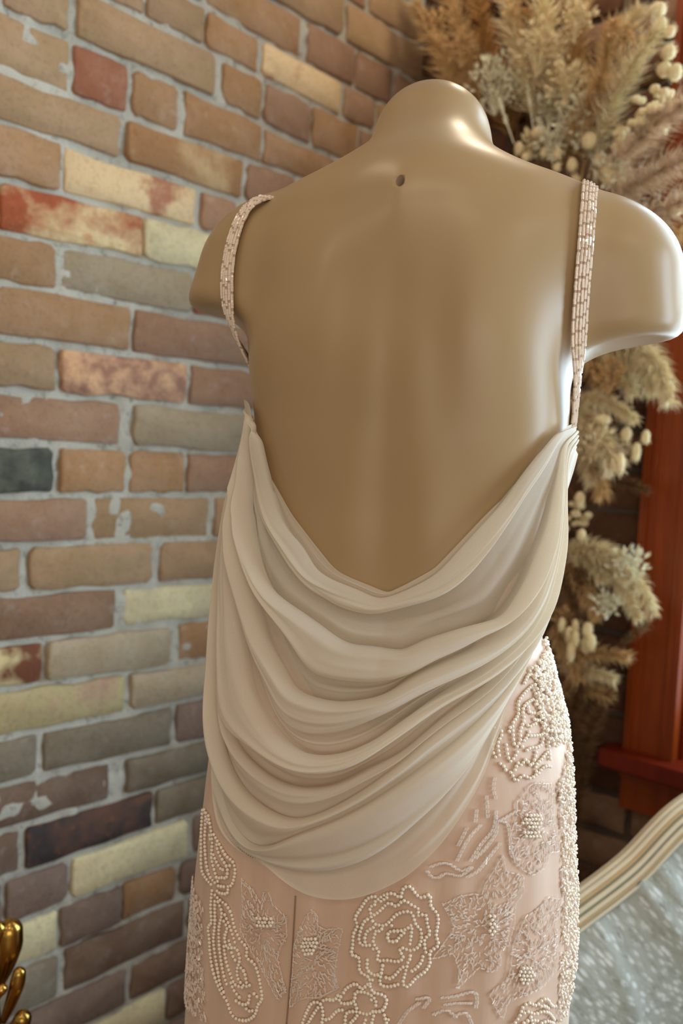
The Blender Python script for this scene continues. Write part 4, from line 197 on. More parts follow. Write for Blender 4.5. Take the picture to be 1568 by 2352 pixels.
BUGLE_AREAS=[[[-2.2371,0.8519],[-2.1664,0.8462],[-2.1131,0.8372],[-2.1009,0.8469],[-2.0601,0.8464],[-2.0494,0.8399],[-1.9656,0.8317],[-1.9522,0.8174],[-1.9884,0.8057],[-2.0013,0.7959],[-1.946,0.7715],[-1.9922,0.7625],[-2.0776,0.7809],[-2.1207,0.7905],[-2.1462,0.7938],[-2.2271,0.8105],[-2.2165,0.8263]],[[-1.8538,0.8355],[-1.8157,0.8423],[-1.7816,0.8387],[-1.7785,0.831],[-1.7365,0.8288],[-1.6307,0.8327],[-1.6426,0.8212],[-1.6547,0.8097],[-1.6661,0.7958],[-1.6371,0.7841],[-1.7496,0.7727],[-1.8314,0.7699],[-1.8713,0.7662],[-1.9183,0.7586],[-1.9176,0.7714],[-1.91,0.788],[-1.9095,0.8109],[-1.8816,0.8233]],[[-1.0869,0.8634],[-1.0051,0.8708],[-0.9332,0.8733],[-0.9062,0.8701],[-0.8889,0.8808],[-0.8028,0.9024],[-0.7891,0.8896],[-0.7029,0.8849],[-0.6942,0.8718],[-0.7369,0.8642],[-0.7415,0.8482],[-0.7659,0.8325],[-0.8047,0.8277],[-0.8019,0.8168],[-0.8458,0.8117],[-0.8986,0.8162],[-0.9964,0.7993],[-0.9947,0.8136],[-1.0251,0.8263],[-1.1242,0.8205],[-1.0308,0.8447],[-1.0394,0.8511]],[[-0.7208,0.9401],[-0.6434,0.9512],[-0.6165,0.9527],[-0.4734,0.9483],[-0.4718,0.9353],[-0.4938,0.921],[-0.4614,0.9075],[-0.4379,0.8931],[-0.5262,0.8964],[-0.5689,0.8864],[-0.6401,0.8836],[-0.6955,0.8884],[-0.7469,0.8969],[-0.7732,0.914],[-0.7331,0.9279]],[[-0.6224,0.8555],[-0.5406,0.8617],[-0.4344,0.8546],[-0.4505,0.8456],[-0.5,0.8365],[-0.4771,0.8318],[-0.4829,0.8008],[-0.5681,0.7925],[-0.7528,0.7884],[-0.7736,0.7743],[-0.8023,0.7803],[-0.8469,0.7953],[-0.7718,0.8043],[-0.7537,0.8105],[-0.7455,0.8321],[-0.6847,0.8522]]]
BUGLE_LABEL=['clear bead flower left of the back seam','clear bead flower right of the back seam','pointed clear bead leaves right of the large pearl rose','clear bead flower under the right hip rose','clear bead leaves at the lower right']
BUGLE_LINES=[[[-0.8378,0.935],[-0.8407,0.9323],[-0.8429,0.9296],[-0.8453,0.9268],[-0.849,0.9242],[-0.8549,0.9218],[-0.8636,0.9196],[-0.8745,0.9176],[-0.8866,0.9157],[-0.8989,0.9137],[-0.9105,0.9116],[-0.9205,0.9095],[-0.9303,0.9072],[-0.9401,0.9049],[-0.9498,0.9026],[-0.9594,0.9002],[-0.9642,0.899]],[[-0.9157,0.9249],[-0.9283,0.9229],[-0.941,0.921],[-0.9536,0.919],[-0.9659,0.9168],[-0.9778,0.9144],[-0.9865,0.9123],[-0.995,0.91],[-1.0032,0.9075],[-1.0113,0.9049],[-1.0193,0.9024],[-1.0273,0.8998],[-1.0313,0.8986]],[[-0.8225,0.9113],[-0.8337,0.9093],[-0.8448,0.9073],[-0.8558,0.9053],[-0.8667,0.9033],[-0.8775,0.9012],[-0.8883,0.8991],[-0.8991,0.8968],[-0.9098,0.8946],[-0.9202,0.8925],[-0.9302,0.8908],[-0.9459,0.8889],[-0.9609,0.8877],[-0.9759,0.8864]],[[-0.839,0.9309],[-0.8386,0.9281],[-0.8374,0.9253],[-0.8377,0.9225],[-0.8416,0.9197],[-0.8485,0.9174],[-0.8578,0.9151],[-0.8686,0.9128],[-0.8798,0.9106],[-0.8906,0.9085],[-0.9022,0.9065],[-0.9141,0.9046],[-0.9263,0.9029],[-0.9383,0.9011],[-0.9442,0.9002]],[[-1.1614,0.8917],[-1.1424,0.893],[-1.1234,0.8943],[-1.1061,0.8951],[-1.085,0.8953],[-1.0647,0.8946],[-1.0491,0.8932],[-1.0328,0.8914],[-1.0166,0.8903],[-0.998,0.8908],[-0.9795,0.8922],[-0.9703,0.8928]],[[-1.1818,0.8882],[-1.1678,0.8854],[-1.1516,0.8839],[-1.1337,0.8835],[-1.1169,0.8843],[-1.1022,0.8862],[-1.0838,0.8875],[-1.0683,0.8875],[-1.0505,0.887],[-1.0323,0.8865],[-1.0159,0.8867],[-0.9999,0.8879],[-0.9853,0.8898],[-0.971,0.8919],[-0.9636,0.8928]],[[-0.984,0.9225],[-0.9924,0.92],[-1.0007,0.9175],[-1.009,0.915],[-1.0172,0.9125],[-1.0253,0.91]],[[-0.8831,0.9462],[-0.8826,0.9435],[-0.8822,0.9407],[-0.8817,0.9379],[-0.8811,0.9352],[-0.8806,0.9324],[-0.8803,0.931]],[[-0.9341,0.936],[-0.9366,0.9334],[-0.939,0.9307],[-0.9414,0.9281],[-0.9426,0.9268]],[[-0.8362,0.9594],[-0.8405,0.9567],[-0.8446,0.954],[-0.8464,0.9513],[-0.8442,0.9486],[-0.8397,0.9459],[-0.8352,0.9431]],[[-0.8261,0.9273],[-0.8035,0.927],[-0.7845,0.9254],[-0.7795,0.9233],[-0.7766,0.9204],[-0.7749,0.9171],[-0.7732,0.914],[-0.7722,0.9111],[-0.7722,0.908],[-0.7718,0.905],[-0.7698,0.9024],[-0.7612,0.8999],[-0.742,0.8984],[-0.7323,0.8977]],[[-0.8261,0.9273],[-0.8093,0.9286],[-0.7922,0.9298],[-0.775,0.9311],[-0.7576,0.9323],[-0.7398,0.9335],[-0.7308,0.9341]],[[-1.0727,0.7905],[-1.0566,0.791],[-1.041,0.7915],[-1.0236,0.7921],[-1.0063,0.7928],[-0.9893,0.7937],[-0.9707,0.7948],[-0.9524,0.7958],[-0.9363,0.7964],[-0.9243,0.7965],[-0.912,0.7946],[-0.9097,0.7914],[-0.9086,0.7882],[-0.9115,0.7849],[-0.9129,0.7832]],[[-1.0572,0.7852],[-1.0405,0.7858],[-1.024,0.7864],[-1.0071,0.7869],[-0.9895,0.7872],[-0.9711,0.7874],[-0.9524,0.7875],[-0.9338,0.7876]],[[-1.108,0.7765],[-1.0909,0.778],[-1.0738,0.7797],[-1.0571,0.7808],[-1.0408,0.7805],[-1.0249,0.779],[-1.0092,0.7769],[-0.9936,0.7748]],[[-1.0076,0.7769],[-0.9897,0.7782],[-0.9718,0.7795],[-0.9565,0.7796],[-0.9453,0.7778],[-0.9365,0.7749],[-0.9276,0.7719]],[[-1.1963,0.787],[-1.1756,0.788],[-1.1542,0.7891],[-1.138,0.7896],[-1.1329,0.7886],[-1.1407,0.7859],[-1.1533,0.7826],[-1.1585,0.7811]],[[-1.2832,0.7648],[-1.2734,0.7676],[-1.2639,0.7705],[-1.2539,0.7732],[-1.2428,0.7758],[-1.2281,0.7783],[-1.212,0.7805],[-1.1958,0.7827],[-1.1879,0.7838]]]
CLUSTERS=[[[-2.0789,0.8233],[-2.0266,0.8255],[-2.0768,0.8176]],[[-1.8219,0.8138],[-1.7711,0.8153],[-1.8191,0.806]],[[-0.6454,0.9257],[-0.5853,0.9239],[-0.6479,0.9191]],[[-0.6765,0.8073],[-0.6313,0.8056],[-0.674,0.7996]],[[-0.8525,0.8497],[-0.8318,0.8495],[-0.8503,0.8402]],[[-0.649,0.9155],[-0.595,0.9139],[-0.6502,0.9116]]]
DENSE=[[[-0.2707,1.0505],[-0.4798,1.0357],[-0.4628,1.027],[-0.4903,1.0011],[-0.4761,0.9847],[-0.4205,0.9748],[-0.3533,0.9672],[-0.2432,0.9764],[-0.1203,1.0071],[-0.2244,1.0318]],[[-0.3536,0.974],[-0.2598,0.9695],[-0.3335,0.9243],[-0.3258,0.8704],[-0.3636,0.8198],[-0.3885,0.782],[-0.3979,0.7489],[-0.441,0.7527],[-0.4449,0.8081],[-0.4285,0.8596],[-0.4292,0.9119],[-0.4308,0.9464]],[[-2.5698,0.6977],[-2.5603,0.7588],[-2.5518,0.8142],[-2.4977,0.811],[-2.4787,0.7665],[-2.4205,0.7132]]]
SEAM=np.array([[-1.92,0.8501],[-1.92,0.8472],[-1.9199,0.8443],[-1.9199,0.8414],[-1.9199,0.8384],[-1.9198,0.8355],[-1.9198,0.8326],[-1.9199,0.8297],[-1.9199,0.8268],[-1.92,0.8239],[-1.9201,0.8209],[-1.9203,0.818],[-1.9205,0.815],[-1.9208,0.812],[-1.9211,0.8089],[-1.9214,0.8058],[-1.9218,0.8027],[-1.9222,0.7996],[-1.9226,0.7966],[-1.9231,0.7936],[-1.9236,0.7908],[-1.9241,0.788],[-1.9247,0.7855],[-1.9256,0.7817],[-1.9265,0.7783],[-1.9274,0.7752],[-1.9284,0.7722],[-1.9294,0.7693],[-1.9304,0.7663],[-1.9314,0.7633],[-1.9324,0.7603],[-1.9335,0.7573],[-1.9345,0.7543],[-1.9356,0.7514],[-1.9366,0.7484],[-1.9377,0.7455],[-1.9387,0.7425]])
STRAP_L=[[-0.118,0.045,1.395],[-0.12,0.025,1.41],[-0.122,-0.002,1.4185],[-0.123,-0.025,1.4215],[-0.1296,-0.0416,1.4224],[-0.1414,-0.0387,1.4191],[-0.1492,-0.0418,1.4109],[-0.1523,-0.048,1.3969],[-0.1546,-0.052,1.3829],[-0.1567,-0.0541,1.3675],[-0.1569,-0.056,1.3522],[-0.1562,-0.058,1.3368],[-0.1545,-0.055,1.318],[-0.151,-0.048,1.303],[-0.144,-0.034,1.285],[-0.136,-0.018,1.265],[-0.131,-0.004,1.245],[-0.128,0.004,1.232]]
STRAP_R=[[0.138,0.045,1.395],[0.139,0.025,1.413],[0.14,-0.002,1.425],[0.141,-0.018,1.43],[0.1419,-0.031,1.4293],[0.1409,-0.0463,1.4172],[0.1408,-0.0543,1.4047],[0.1407,-0.0618,1.3794],[0.1401,-0.0621,1.3528],[0.14,-0.0586,1.3268],[0.1402,-0.0555,1.3037],[0.141,-0.05,1.277],[0.1412,-0.044,1.252],[0.1405,-0.038,1.232]]
FLOWERS={'plumes':[([0.1918,1.8583,0.06],[0.1536,1.9804,0.1],[0.0695,2.1193,0.11000000000000001],0.034,230,'tan'),([0.2129,1.8825,0.048],[0.1676,2.0256,0.08],[0.1144,2.1815,0.08800000000000001],0.036,230,'tan'),([0.2395,1.8969,0.036],[0.2045,2.0391,0.06],[0.1616,2.1915,0.066],0.034,220,'gold'),([0.354,1.8111,0.072],[0.327,1.9496,0.12],[0.2869,2.0957,0.132],0.036,240,'cream'),([0.3942,1.7826,0.06],[0.3739,1.9438,0.1],[0.3507,2.0987,0.11000000000000001],0.044,280,'cream'),([0.4074,1.7869,0.036],[0.4099,1.9256,0.06],[0.41,2.0824,0.066],0.036,220,'tan'),([0.4414,1.7008,0.072],[0.4893,1.8324,0.12],[0.5183,1.9407,0.132],0.034,220,'tan'),([0.4639,1.7088,0.084],[0.5227,1.8316,0.14],[0.6051,1.8926,0.15400000000000003],0.034,230,'cream'),([0.4311,1.7862,0.048],[0.4728,1.8941,0.08],[0.5413,1.9722,0.08800000000000001],0.036,210,'cream'),([0.4705,1.6611,0.09],[0.5578,1.7297,0.15],[0.6605,1.7623,0.165],0.036,230,'grey'),([0.492,1.6339,0.096],[0.596,1.6713,0.16],[0.7036,1.6787,0.17600000000000002],0.036,220,'grey'),([0.5186,1.6005,0.096],[0.6213,1.6195,0.16],[0.7214,1.612,0.17600000000000002],0.034,200,'grey'),([0.4105,1.7416,0.084],[0.4719,1.7723,0.14],[0.5133,1.8432,0.15400000000000003],0.03,160,'tan'),([0.2708,1.8251,0.03],[0.2591,1.8877,0.05],[0.2163,1.9713,0.05500000000000001],0.03,160,'gold'),([0.3324,1.7716,0.03],[0.3678,1.8226,0.05],[0.4011,1.8912,0.05500000000000001],0.03,160,'brown'),([0.5076,1.5923,0.072],[0.5684,1.6025,0.12],[0.655,1.5737,0.132],0.03,160,'tan'),([0.5107,1.4415,0.072],[0.6346,1.406,0.12],[0.6575,1.3102,0.132],0.026,240,'cream'),([0.4975,1.4287,0.06],[0.5964,1.4106,0.1],[0.6216,1.33,0.11000000000000001],0.028,220,'cream'),([0.4867,1.4224,0.054],[0.546,1.4072,0.09],[0.5833,1.3279,0.099],0.026,200,'cream'),([0.4608,1.4182,0.036],[0.4962,1.3903,0.06],[0.5133,1.3125,0.066],0.026,160,'tan'),([0.4521,1.3241,0.072],[0.5507,1.3265,0.12],[0.6017,1.2821,0.132],0.02,180,'cream'),([0.453,1.3124,0.072],[0.53,1.286,0.12],[0.5697,1.2018,0.132],0.03,240,'cream'),([0.4394,1.2895,0.06],[0.5051,1.2644,0.1],[0.5252,1.1738,0.11000000000000001],0.028,200,'cream'),([0.4537,1.2899,0.054],[0.5407,1.2655,0.09],[0.5687,1.2136,0.099],0.024,180,'grey'),([0.4593,1.2579,0.06],[0.5249,1.2194,0.1],[0.5469,1.1526,0.11000000000000001],0.024,170,'tan'),([0.4693,1.1874,0.036],[0.5486,1.1834,0.06],[0.6075,1.1657,0.066],0.014,110,'brown'),([0.4587,1.043,0.078],[0.5733,1.0883,0.13],[0.6151,1.0209,0.14300000000000002],0.024,220,'cream'),([0.456,1.0343,0.072],[0.5862,1.0597,0.12],[0.6335,0.9576,0.132],0.022,200,'cream'),([0.4653,1.0274,0.072],[0.6159,1.0704,0.12],[0.6583,0.969,0.132],0.02,200,'cream'),([0.4394,1.048,0.06],[0.5116,1.0656,0.1],[0.5575,1.0107,0.11000000000000001],0.024,180,'cream'),([0.4412,1.0238,0.06],[0.515,1.0196,0.1],[0.5506,0.9413,0.11000000000000001],0.022,180,'tan'),([0.4256,1.0212,0.048],[0.4799,1.0059,0.08],[0.5026,0.9309,0.08800000000000001],0.022,150,'brown'),([0.481,0.9958,0.048],[0.5721,0.9953,0.08],[0.6268,0.9369,0.08800000000000001],0.02,150,'brown'),([0.44,0.9173,0.06],[0.4907,0.8906,0.1],[0.526,0.8286,0.11000000000000001],0.026,200,'tan'),([0.4487,0.8457,0.066],[0.5303,0.8838,0.11],[0.615,0.8869,0.12100000000000001],0.02,190,'tan'),([0.4466,0.8279,0.06],[0.5275,0.8508,0.1],[0.5899,0.8426,0.11000000000000001],0.02,170,'cream'),([0.4772,0.7772,0.06],[0.5525,0.8482,0.1],[0.6288,0.9398,0.11000000000000001],0.014,120,'brown'),([0.4443,0.7673,0.048],[0.5109,0.8204,0.08],[0.5741,0.8048,0.08800000000000001],0.022,160,'tan'),([0.4825,0.6621,0.054],[0.5043,0.7488,0.09],[0.5246,0.8265,0.099],0.024,170,'brown'),([0.4911,0.6218,0.048],[0.5345,0.7307,0.08],[0.5736,0.8123,0.08800000000000001],0.022,170,'brown'),([0.4903,0.5718,0.048],[0.5219,0.6713,0.08],[0.5454,0.751,0.08800000000000001],0.022,150,'brown'),([0.4939,0.4792,0.042],[0.5186,0.587,0.07],[0.5353,0.6985,0.07700000000000001],0.02,140,'brown'),([0.5013,0.3958,0.036],[0.5441,0.4626,0.06],[0.5862,0.5008,0.066],0.016,110,'brown')],
'statice':[([0.2903,1.9016,0.13],0.0591,150,'white'),([0.4597,1.7958,0.12],0.0476,130,'white'),([0.3813,1.8498,0.09],0.0345,90,'white'),([0.5278,1.6977,0.13],0.0295,80,'white'),([0.3622,1.7824,0.11],0.0279,70,'cream'),([0.4764,1.7614,0.1],0.0295,70,'white'),([0.6121,1.042,0.14],0.0361,80,'white'),([0.5732,0.9724,0.12],0.0279,60,'white'),([0.5349,1.248,0.14],0.0377,80,'cream'),([0.1152,2.0669,0.1],0.0328,60,'tan'),([0.569,1.2299,0.06],0.0164,30,'cream'),([0.3803,1.9348,0.14],0.0509,120,'cream'),([0.438,1.977,0.12],0.0427,100,'cream'),([0.3271,2.011,0.12],0.041,90,'tan'),([0.4409,1.8595,0.14],0.0427,110,'cream'),([0.5305,1.9068,0.12],0.0361,70,'tan'),([0.1983,1.9937,0.12],0.0377,80,'tan'),([0.4171,1.765,0.13],0.0328,80,'white'),([0.476,1.8107,0.13],0.0328,80,'white'),([0.5482,1.3595,0.12],0.0328,70,'tan'),([0.5161,1.0043,0.1],0.0361,70,'brown'),([0.4825,0.9277,0.09],0.0328,60,'tan')],
'spikes':[([0.3695,1.8009,0.12],[0.3495,1.8898,0.12]),([0.3428,1.7777,0.14],[0.2986,1.8766,0.14]),([0.4186,1.7508,0.1],[0.3644,1.8313,0.1]),([0.4037,1.7767,0.1],[0.4115,1.8469,0.1])],
'pods':[([0.5962,1.9321,0.14],0.0171,0.0133),([0.6029,1.908,0.14],0.0125,0.0125),([0.6188,1.8919,0.14],0.0109,0.0109),([0.6236,1.8556,0.15],0.0148,0.0133),([0.6186,1.8305,0.15],0.014,0.014),([0.6372,1.8216,0.15],0.0133,0.0156),([0.4858,1.755,0.13],0.0156,0.0171),([0.427,1.7466,0.13],0.0094,0.0109),([0.4008,1.7534,0.13],0.0094,0.0109),([0.4565,1.7215,0.13],0.0109,0.014),([0.4271,1.722,0.13],0.0086,0.0094),([0.347,1.7721,0.13],0.0101,0.0133),([0.362,1.7521,0.13],0.0086,0.0094),([0.3779,1.7945,0.12],0.0156,0.0125),([0.5267,1.6922,0.13],0.0187,0.0203),([0.6532,1.6101,0.15],0.0133,0.014),([0.4651,1.6942,0.13],0.0086,0.0086),([0.5014,1.7228,0.12],0.0109,0.0109),([0.6103,1.256,0.1],0.0086,0.014),([0.5956,1.2308,0.1],0.0086,0.0187),([0.5774,1.209,0.12],0.0109,0.0234),([0.5538,1.1993,0.11],0.0094,0.0203),([0.5804,1.2599,0.11],0.0109,0.014),([0.5471,1.2825,0.13],0.0171,0.0109),([0.5087,1.1447,0.12],0.0109,0.0164),([0.5166,1.083,0.12],0.0094,0.0133),([0.4725,1.0896,0.1],0.0086,0.0086),([0.4961,0.9234,0.13],0.0078,0.0148),([0.5169,0.922,0.12],0.0078,0.0156),([0.5451,0.9228,0.13],0.0109,0.0156),([0.5288,0.9051,0.14],0.0086,0.0171),([0.5107,0.9089,0.13],0.0078,0.0156),([0.5532,0.9008,0.13],0.0109,0.0187),([0.5223,0.8809,0.14],0.0094,0.0218),([0.538,0.8943,0.12],0.0094,0.0187),([0.5364,1.2527,0.12],0.0117,0.0156)],
'clusters':[([0.6013,1.7697,0.14],0.0366,46),([0.5379,1.7456,0.11],0.0238,24),([0.4784,1.1161,0.06],0.0238,16),([0.5299,1.6853,0.1],0.0238,18)]}
GILT={'lobes':[([[-0.3595,0.95,0.6314],[-0.3602,0.95,0.6171],[-0.3656,0.955,0.5875],[-0.374,0.96,0.5572]],[0.014,0.015,0.0105,0.004]),([[-0.3445,0.94,0.5869],[-0.3463,0.94,0.5753],[-0.3546,0.945,0.5495],[-0.3651,0.95,0.5217]],[0.0075,0.0085,0.007,0.004]),([[-0.3356,0.93,0.5398],[-0.3411,0.935,0.5255],[-0.3591,0.945,0.5043],[-0.3787,0.95,0.4917]],[0.01,0.0115,0.0095,0.006]),([[-0.3708,0.94,0.6381],[-0.3844,0.945,0.6163],[-0.3934,0.95,0.5812],[-0.3851,0.95,0.5499]],[0.01,0.014,0.012,0.006]),([[-0.3603,0.93,0.5738],[-0.3661,0.935,0.5661],[-0.3739,0.94,0.5519],[-0.3847,0.95,0.534]],[0.0065,0.0065,0.005,0.004])],'stem':[[-0.3904,0.96,0.6017],[-0.3881,0.96,0.5431],[-0.3825,0.96,0.4735]],'foot':[-0.3825,0.96]}
SETTEE={'p0':[0.4028,1.1],'t':[0.94,0.34],'n':[0.34,-0.94],'rail':[[-0.1647,0.5724],[-0.1273,0.5898],[-0.0892,0.6087],[-0.0635,0.6227],[-0.0241,0.6435],[0.0159,0.6673],[0.049,0.6972],[0.076,0.7204],[0.1041,0.7365],[0.1479,0.7514],[0.2017,0.7571],[0.2497,0.7566]]}
# ------------------------------------------------------------------ materials
def brick_material(name, c1, c2, c3, scale=14., lo=.42, hi=.58, streak=0.0):
    t = NT(name); v = t.coords(); oi = t.add('ShaderNodeObjectInfo')
    mu = t.add('ShaderNodeMath', operation='MULTIPLY'); mu.inputs[1].default_value = 57.3; t.link(oi.outputs['Random'], mu.inputs[0])
    W = mu.outputs[0]
    a = t.noise(v, scale, 5, .6, W); big = t.ramp(a, (lo, (0, 0, 0)), (hi, (1, 1, 1)))
    col = t.mix(big, c1, c2)
    b = t.noise(v, 46., 5, .65, W); col = t.mix(t.ramp(b, (.56, (0, 0, 0)), (.74, (.75, .75, .75))), col, c3)
    c = t.noise(v, 160., 3, .6, W)
    col = t.mix(t.ramp(c, (.3, (.25, .25, .25)), (.5, (0, 0, 0))), col, (.05, .04, .03, 1))
    # per-brick shade shift
    hs = t.add('ShaderNodeHueSaturation'); mr = t.add('ShaderNodeMapRange'); mr.inputs[3].default_value = .86; mr.inputs[4].default_value = 1.12
    t.link(oi.outputs['Random'], mr.inputs[0]); t.link(mr.outputs[0], hs.inputs['Value']); t.link(col, hs.inputs['Color'])
    t.link(hs.outputs[0], t.p.inputs['Base Color'])
    t.p.inputs['Roughness'].default_value = .9; t.p.inputs['Specular IOR Level'].default_value = .2
    h = t.mix(.5, b, c); t.bump(h, .55, .004)
    return t.m
K = 1.14
BM = {
 't': brick_material('tan_brick', sr(150,122,90,K), sr(158,128,98,K), sr(168,142,112,K)),
 'o': brick_material('orange_brick', sr(150,114,80,K), sr(158,124,94,K), sr(170,146,120,K)),
 'k': brick_material('pink_tan_brick', sr(152,120,96,K), sr(146,112,88,K), sr(170,150,135,K)),
 'g': brick_material('grey_tan_brick', sr(156,140,116,K), sr(150,132,106,K), sr(168,154,132,K)),
 'b': brick_material('brown_brick', sr(128,98,76,K), sr(138,108,86,K), sr(150,132,118,K)),
 'r': brick_material('red_brick', sr(142,90,66,K), sr(150,102,78,K), sr(160,126,106,K)),
 'p': brick_material('pale_yellow_brick', sr(206,192,152,K), sr(194,180,144,K), sr(166,150,116,K), 18),
 'm': brick_material('cream_brick_with_red_patches', sr(202,174,134,K), sr(158,108,82,K), sr(188,154,118,K), 9., .53, .60),
 'M': brick_material('burnt_red_and_cream_brick', sr(204,178,134,K), sr(150,80,52,K), sr(176,120,76,K), 8., .42, .55),
 'F': brick_material('flaked_pink_brick', sr(196,154,118,K), sr(142,104,86,K), sr(120,90,80,K), 24., .40, .58),
 'n': brick_material('orange_and_cream_brick', sr(156,116,80,K), sr(186,156,116,K), sr(150,94,58,K), 8., .5, .62),
 'y': brick_material('olive_and_pink_brick', sr(158,142,104,K), sr(152,122,100,K), sr(170,148,118,K), 8., .48, .6),
 'P': brick_material('pale_brick_with_dark_burns', sr(196,176,130,K), sr(110,66,46,K), sr(150,110,74,K), 10., .5, .6),
 'd': brick_material('dark_green_grey_brick', sr(66,66,58,K), sr(92,92,78,K), sr(40,40,38,K), 12.),
 'K': brick_material('shaded_pink_grey_brick', sr(128,106,92,K), sr(118,98,86,K), sr(140,126,118,K)),  # lower-row bricks, greyer and darkened in colour for the wall's light falloff
 'B': brick_material('shaded_brown_brick', sr(110,86,70,K), sr(120,98,82,K), sr(134,120,110,K)),
 'G': brick_material('shaded_grey_brick', sr(126,114,96,K), sr(118,104,86,K), sr(140,130,116,K)),
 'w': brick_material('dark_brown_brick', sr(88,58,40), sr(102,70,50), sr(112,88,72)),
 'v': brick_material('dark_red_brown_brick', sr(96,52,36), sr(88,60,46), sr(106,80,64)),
 'D': brick_material('burnt_dark_brick', sr(92,66,54,K), sr(56,50,50,K), sr(150,92,50,K), 10., .42, .56),
}
def mortar_material(name, ca, cb):
    t = NT(name); v = t.coords()
    a = t.noise(v, 9., 5); b = t.noise(v, 70., 6, .7); c = t.noise(v, 240., 3)
    col = t.ramp(a, (.35, ca), (.65, cb))
    col = t.mix(t.ramp(b, (.30, (.8, .8, .8)), (.46, (0, 0, 0))), col, sr(84,76,64))
    t.link(col, t.p.inputs['Base Color']); t.p.inputs['Roughness'].default_value = .95
    t.bump(t.mix(.4, b, c), .9, .006)
    return t.m
m_mortar = mortar_material('grey_lime_mortar', sr(158,152,138,K), sr(178,172,158,K))
m_mortar_dark = mortar_material('dark_brown_mortar', sr(84,70,58), sr(100,84,72))  # darker brown-grey mortar for the right-hand wall
def wood_material(name, ca, cb, rough=.35):
    t = NT(name); v = t.coords(); mp = t.add('ShaderNodeMapping'); mp.inputs['Scale'].default_value = (26, 26, 2.2)
    t.link(v, mp.inputs[0]); n = t.noise(mp.outputs[0], 1.6, 6, .65)
    t.link(t.ramp(n, (.3, ca), (.72, cb)), t.p.inputs['Base Color']); t.p.inputs['Roughness'].default_value = rough
    t.p.inputs['Coat Weight'].default_value = .12; t.p.inputs['Coat Roughness'].default_value = .25; t.p.inputs['Specular IOR Level'].default_value = .3
    t.bump(n, .12, .002); return t.m
m_wood = wood_material('varnished_cherry_wood', sr(118,44,8), sr(150,66,16))
m_wood_dark = wood_material('varnished_dark_red_wood', sr(104,26,8), sr(126,40,12))
m_floor = wood_material('dark_floorboards', sr(96,64,40), sr(130,90,58), .4)
def mannequin_material():
    t = NT('glossy_beige_lacquer'); v = t.coords()
    n = t.noise(v, 6., 3)
    t.link(t.ramp(n, (.3, sr(164,135,96,1.06)), (.7, sr(170,140,100,1.06))), t.p.inputs['Base Color'])
    t.p.inputs['Roughness'].default_value = .36; t.p.inputs['Specular IOR Level'].default_value = .33
    t.p.inputs['Coat Weight'].default_value = .15; t.p.inputs['Coat Roughness'].default_value = .26
    return t.m
m_mann = mannequin_material()
m_hole = simple('dull_beige_hole', sr(160,136,112), .7)
def chiffon_material():
    t = NT('ivory_chiffon'); v = t.coords()
    at = t.add('ShaderNodeAttribute', attribute_name='sheer')
    n = t.noise(v, 900., 2)
    base = t.ramp(n, (.3, sr(240,228,208)), (.7, sr(244,233,215)))
    t.link(base, t.p.inputs['Base Color']); t.p.inputs['Roughness'].default_value = .62
    t.p.inputs['Sheen Weight'].default_value = .25; t.p.inputs['Specular IOR Level'].default_value = .25
    tr = t.add('ShaderNodeBsdfTranslucent'); t.link(base, tr.inputs[0])
    mx = t.add('ShaderNodeMixShader'); mx.inputs[0].default_value = .40; t.link(t.p.outputs[0], mx.inputs[1]); t.link(tr.outputs[0], mx.inputs[2])
    tp = t.add('ShaderNodeBsdfTransparent'); m2 = t.add('ShaderNodeMixShader')
    t.link(at.outputs['Fac'], m2.inputs[0]); t.link(mx.outputs[0], m2.inputs[1]); t.link(tp.outputs[0], m2.inputs[2])
    t.link(m2.outputs[0], t.out.inputs[0]); return t.m
m_chiffon = chiffon_material()
def skirt_material():
    t = NT('blush_silk_crepe'); v = t.coords()
    mp = t.add('ShaderNodeMapping'); mp.inputs['Scale'].default_value = (60, 60, 5); t.link(v, mp.inputs[0])
    n = t.noise(mp.outputs[0], 1.5, 4)
    t.link(t.ramp(n, (.3, sr(206,172,146)), (.7, sr(214,182,157))), t.p.inputs['Base Color'])
    t.p.inputs['Roughness'].default_value = .55; t.p.inputs['Sheen Weight'].default_value = .2
    t.bump(n, .15, .002); return t.m
m_skirt = skirt_material()
m_pearl = simple('ivory_pearl', sr(242,226,204), .18, 0, .04, 40, Coat_Weight=.6, Coat_Roughness=.1, Specular_IOR_Level=.6)
def bugle_material():
    t = NT('clear_glass_bugle'); t.p.inputs['Base Color'].default_value = sr(248,232,218); t.p.inputs['Roughness'].default_value = .12
    t.p.inputs['Specular IOR Level'].default_value = .8
    tp = t.add('ShaderNodeBsdfTransparent'); m2 = t.add('ShaderNodeMixShader'); m2.inputs[0].default_value = .5
    t.link(t.p.outputs[0], m2.inputs[1]); t.link(tp.outputs[0], m2.inputs[2]); t.link(m2.outputs[0], t.out.inputs[0]); return t.m
m_bugle = bugle_material()
m_strap_bugle = simple('rosy_glass_bugle', sr(238,218,196), .16, 0, .05, 60, Specular_IOR_Level=.7, Coat_Weight=.6, Coat_Roughness=.06)
m_seam = simple('seam_shadow_thread', sr(150,116,92), .8)
m_strapbase = simple('beige_strap_tape', sr(196,166,142), .6)
m_gold = simple('antique_gilding', (.50, .30, .07, 1), .22, 1.0, .45, 25)
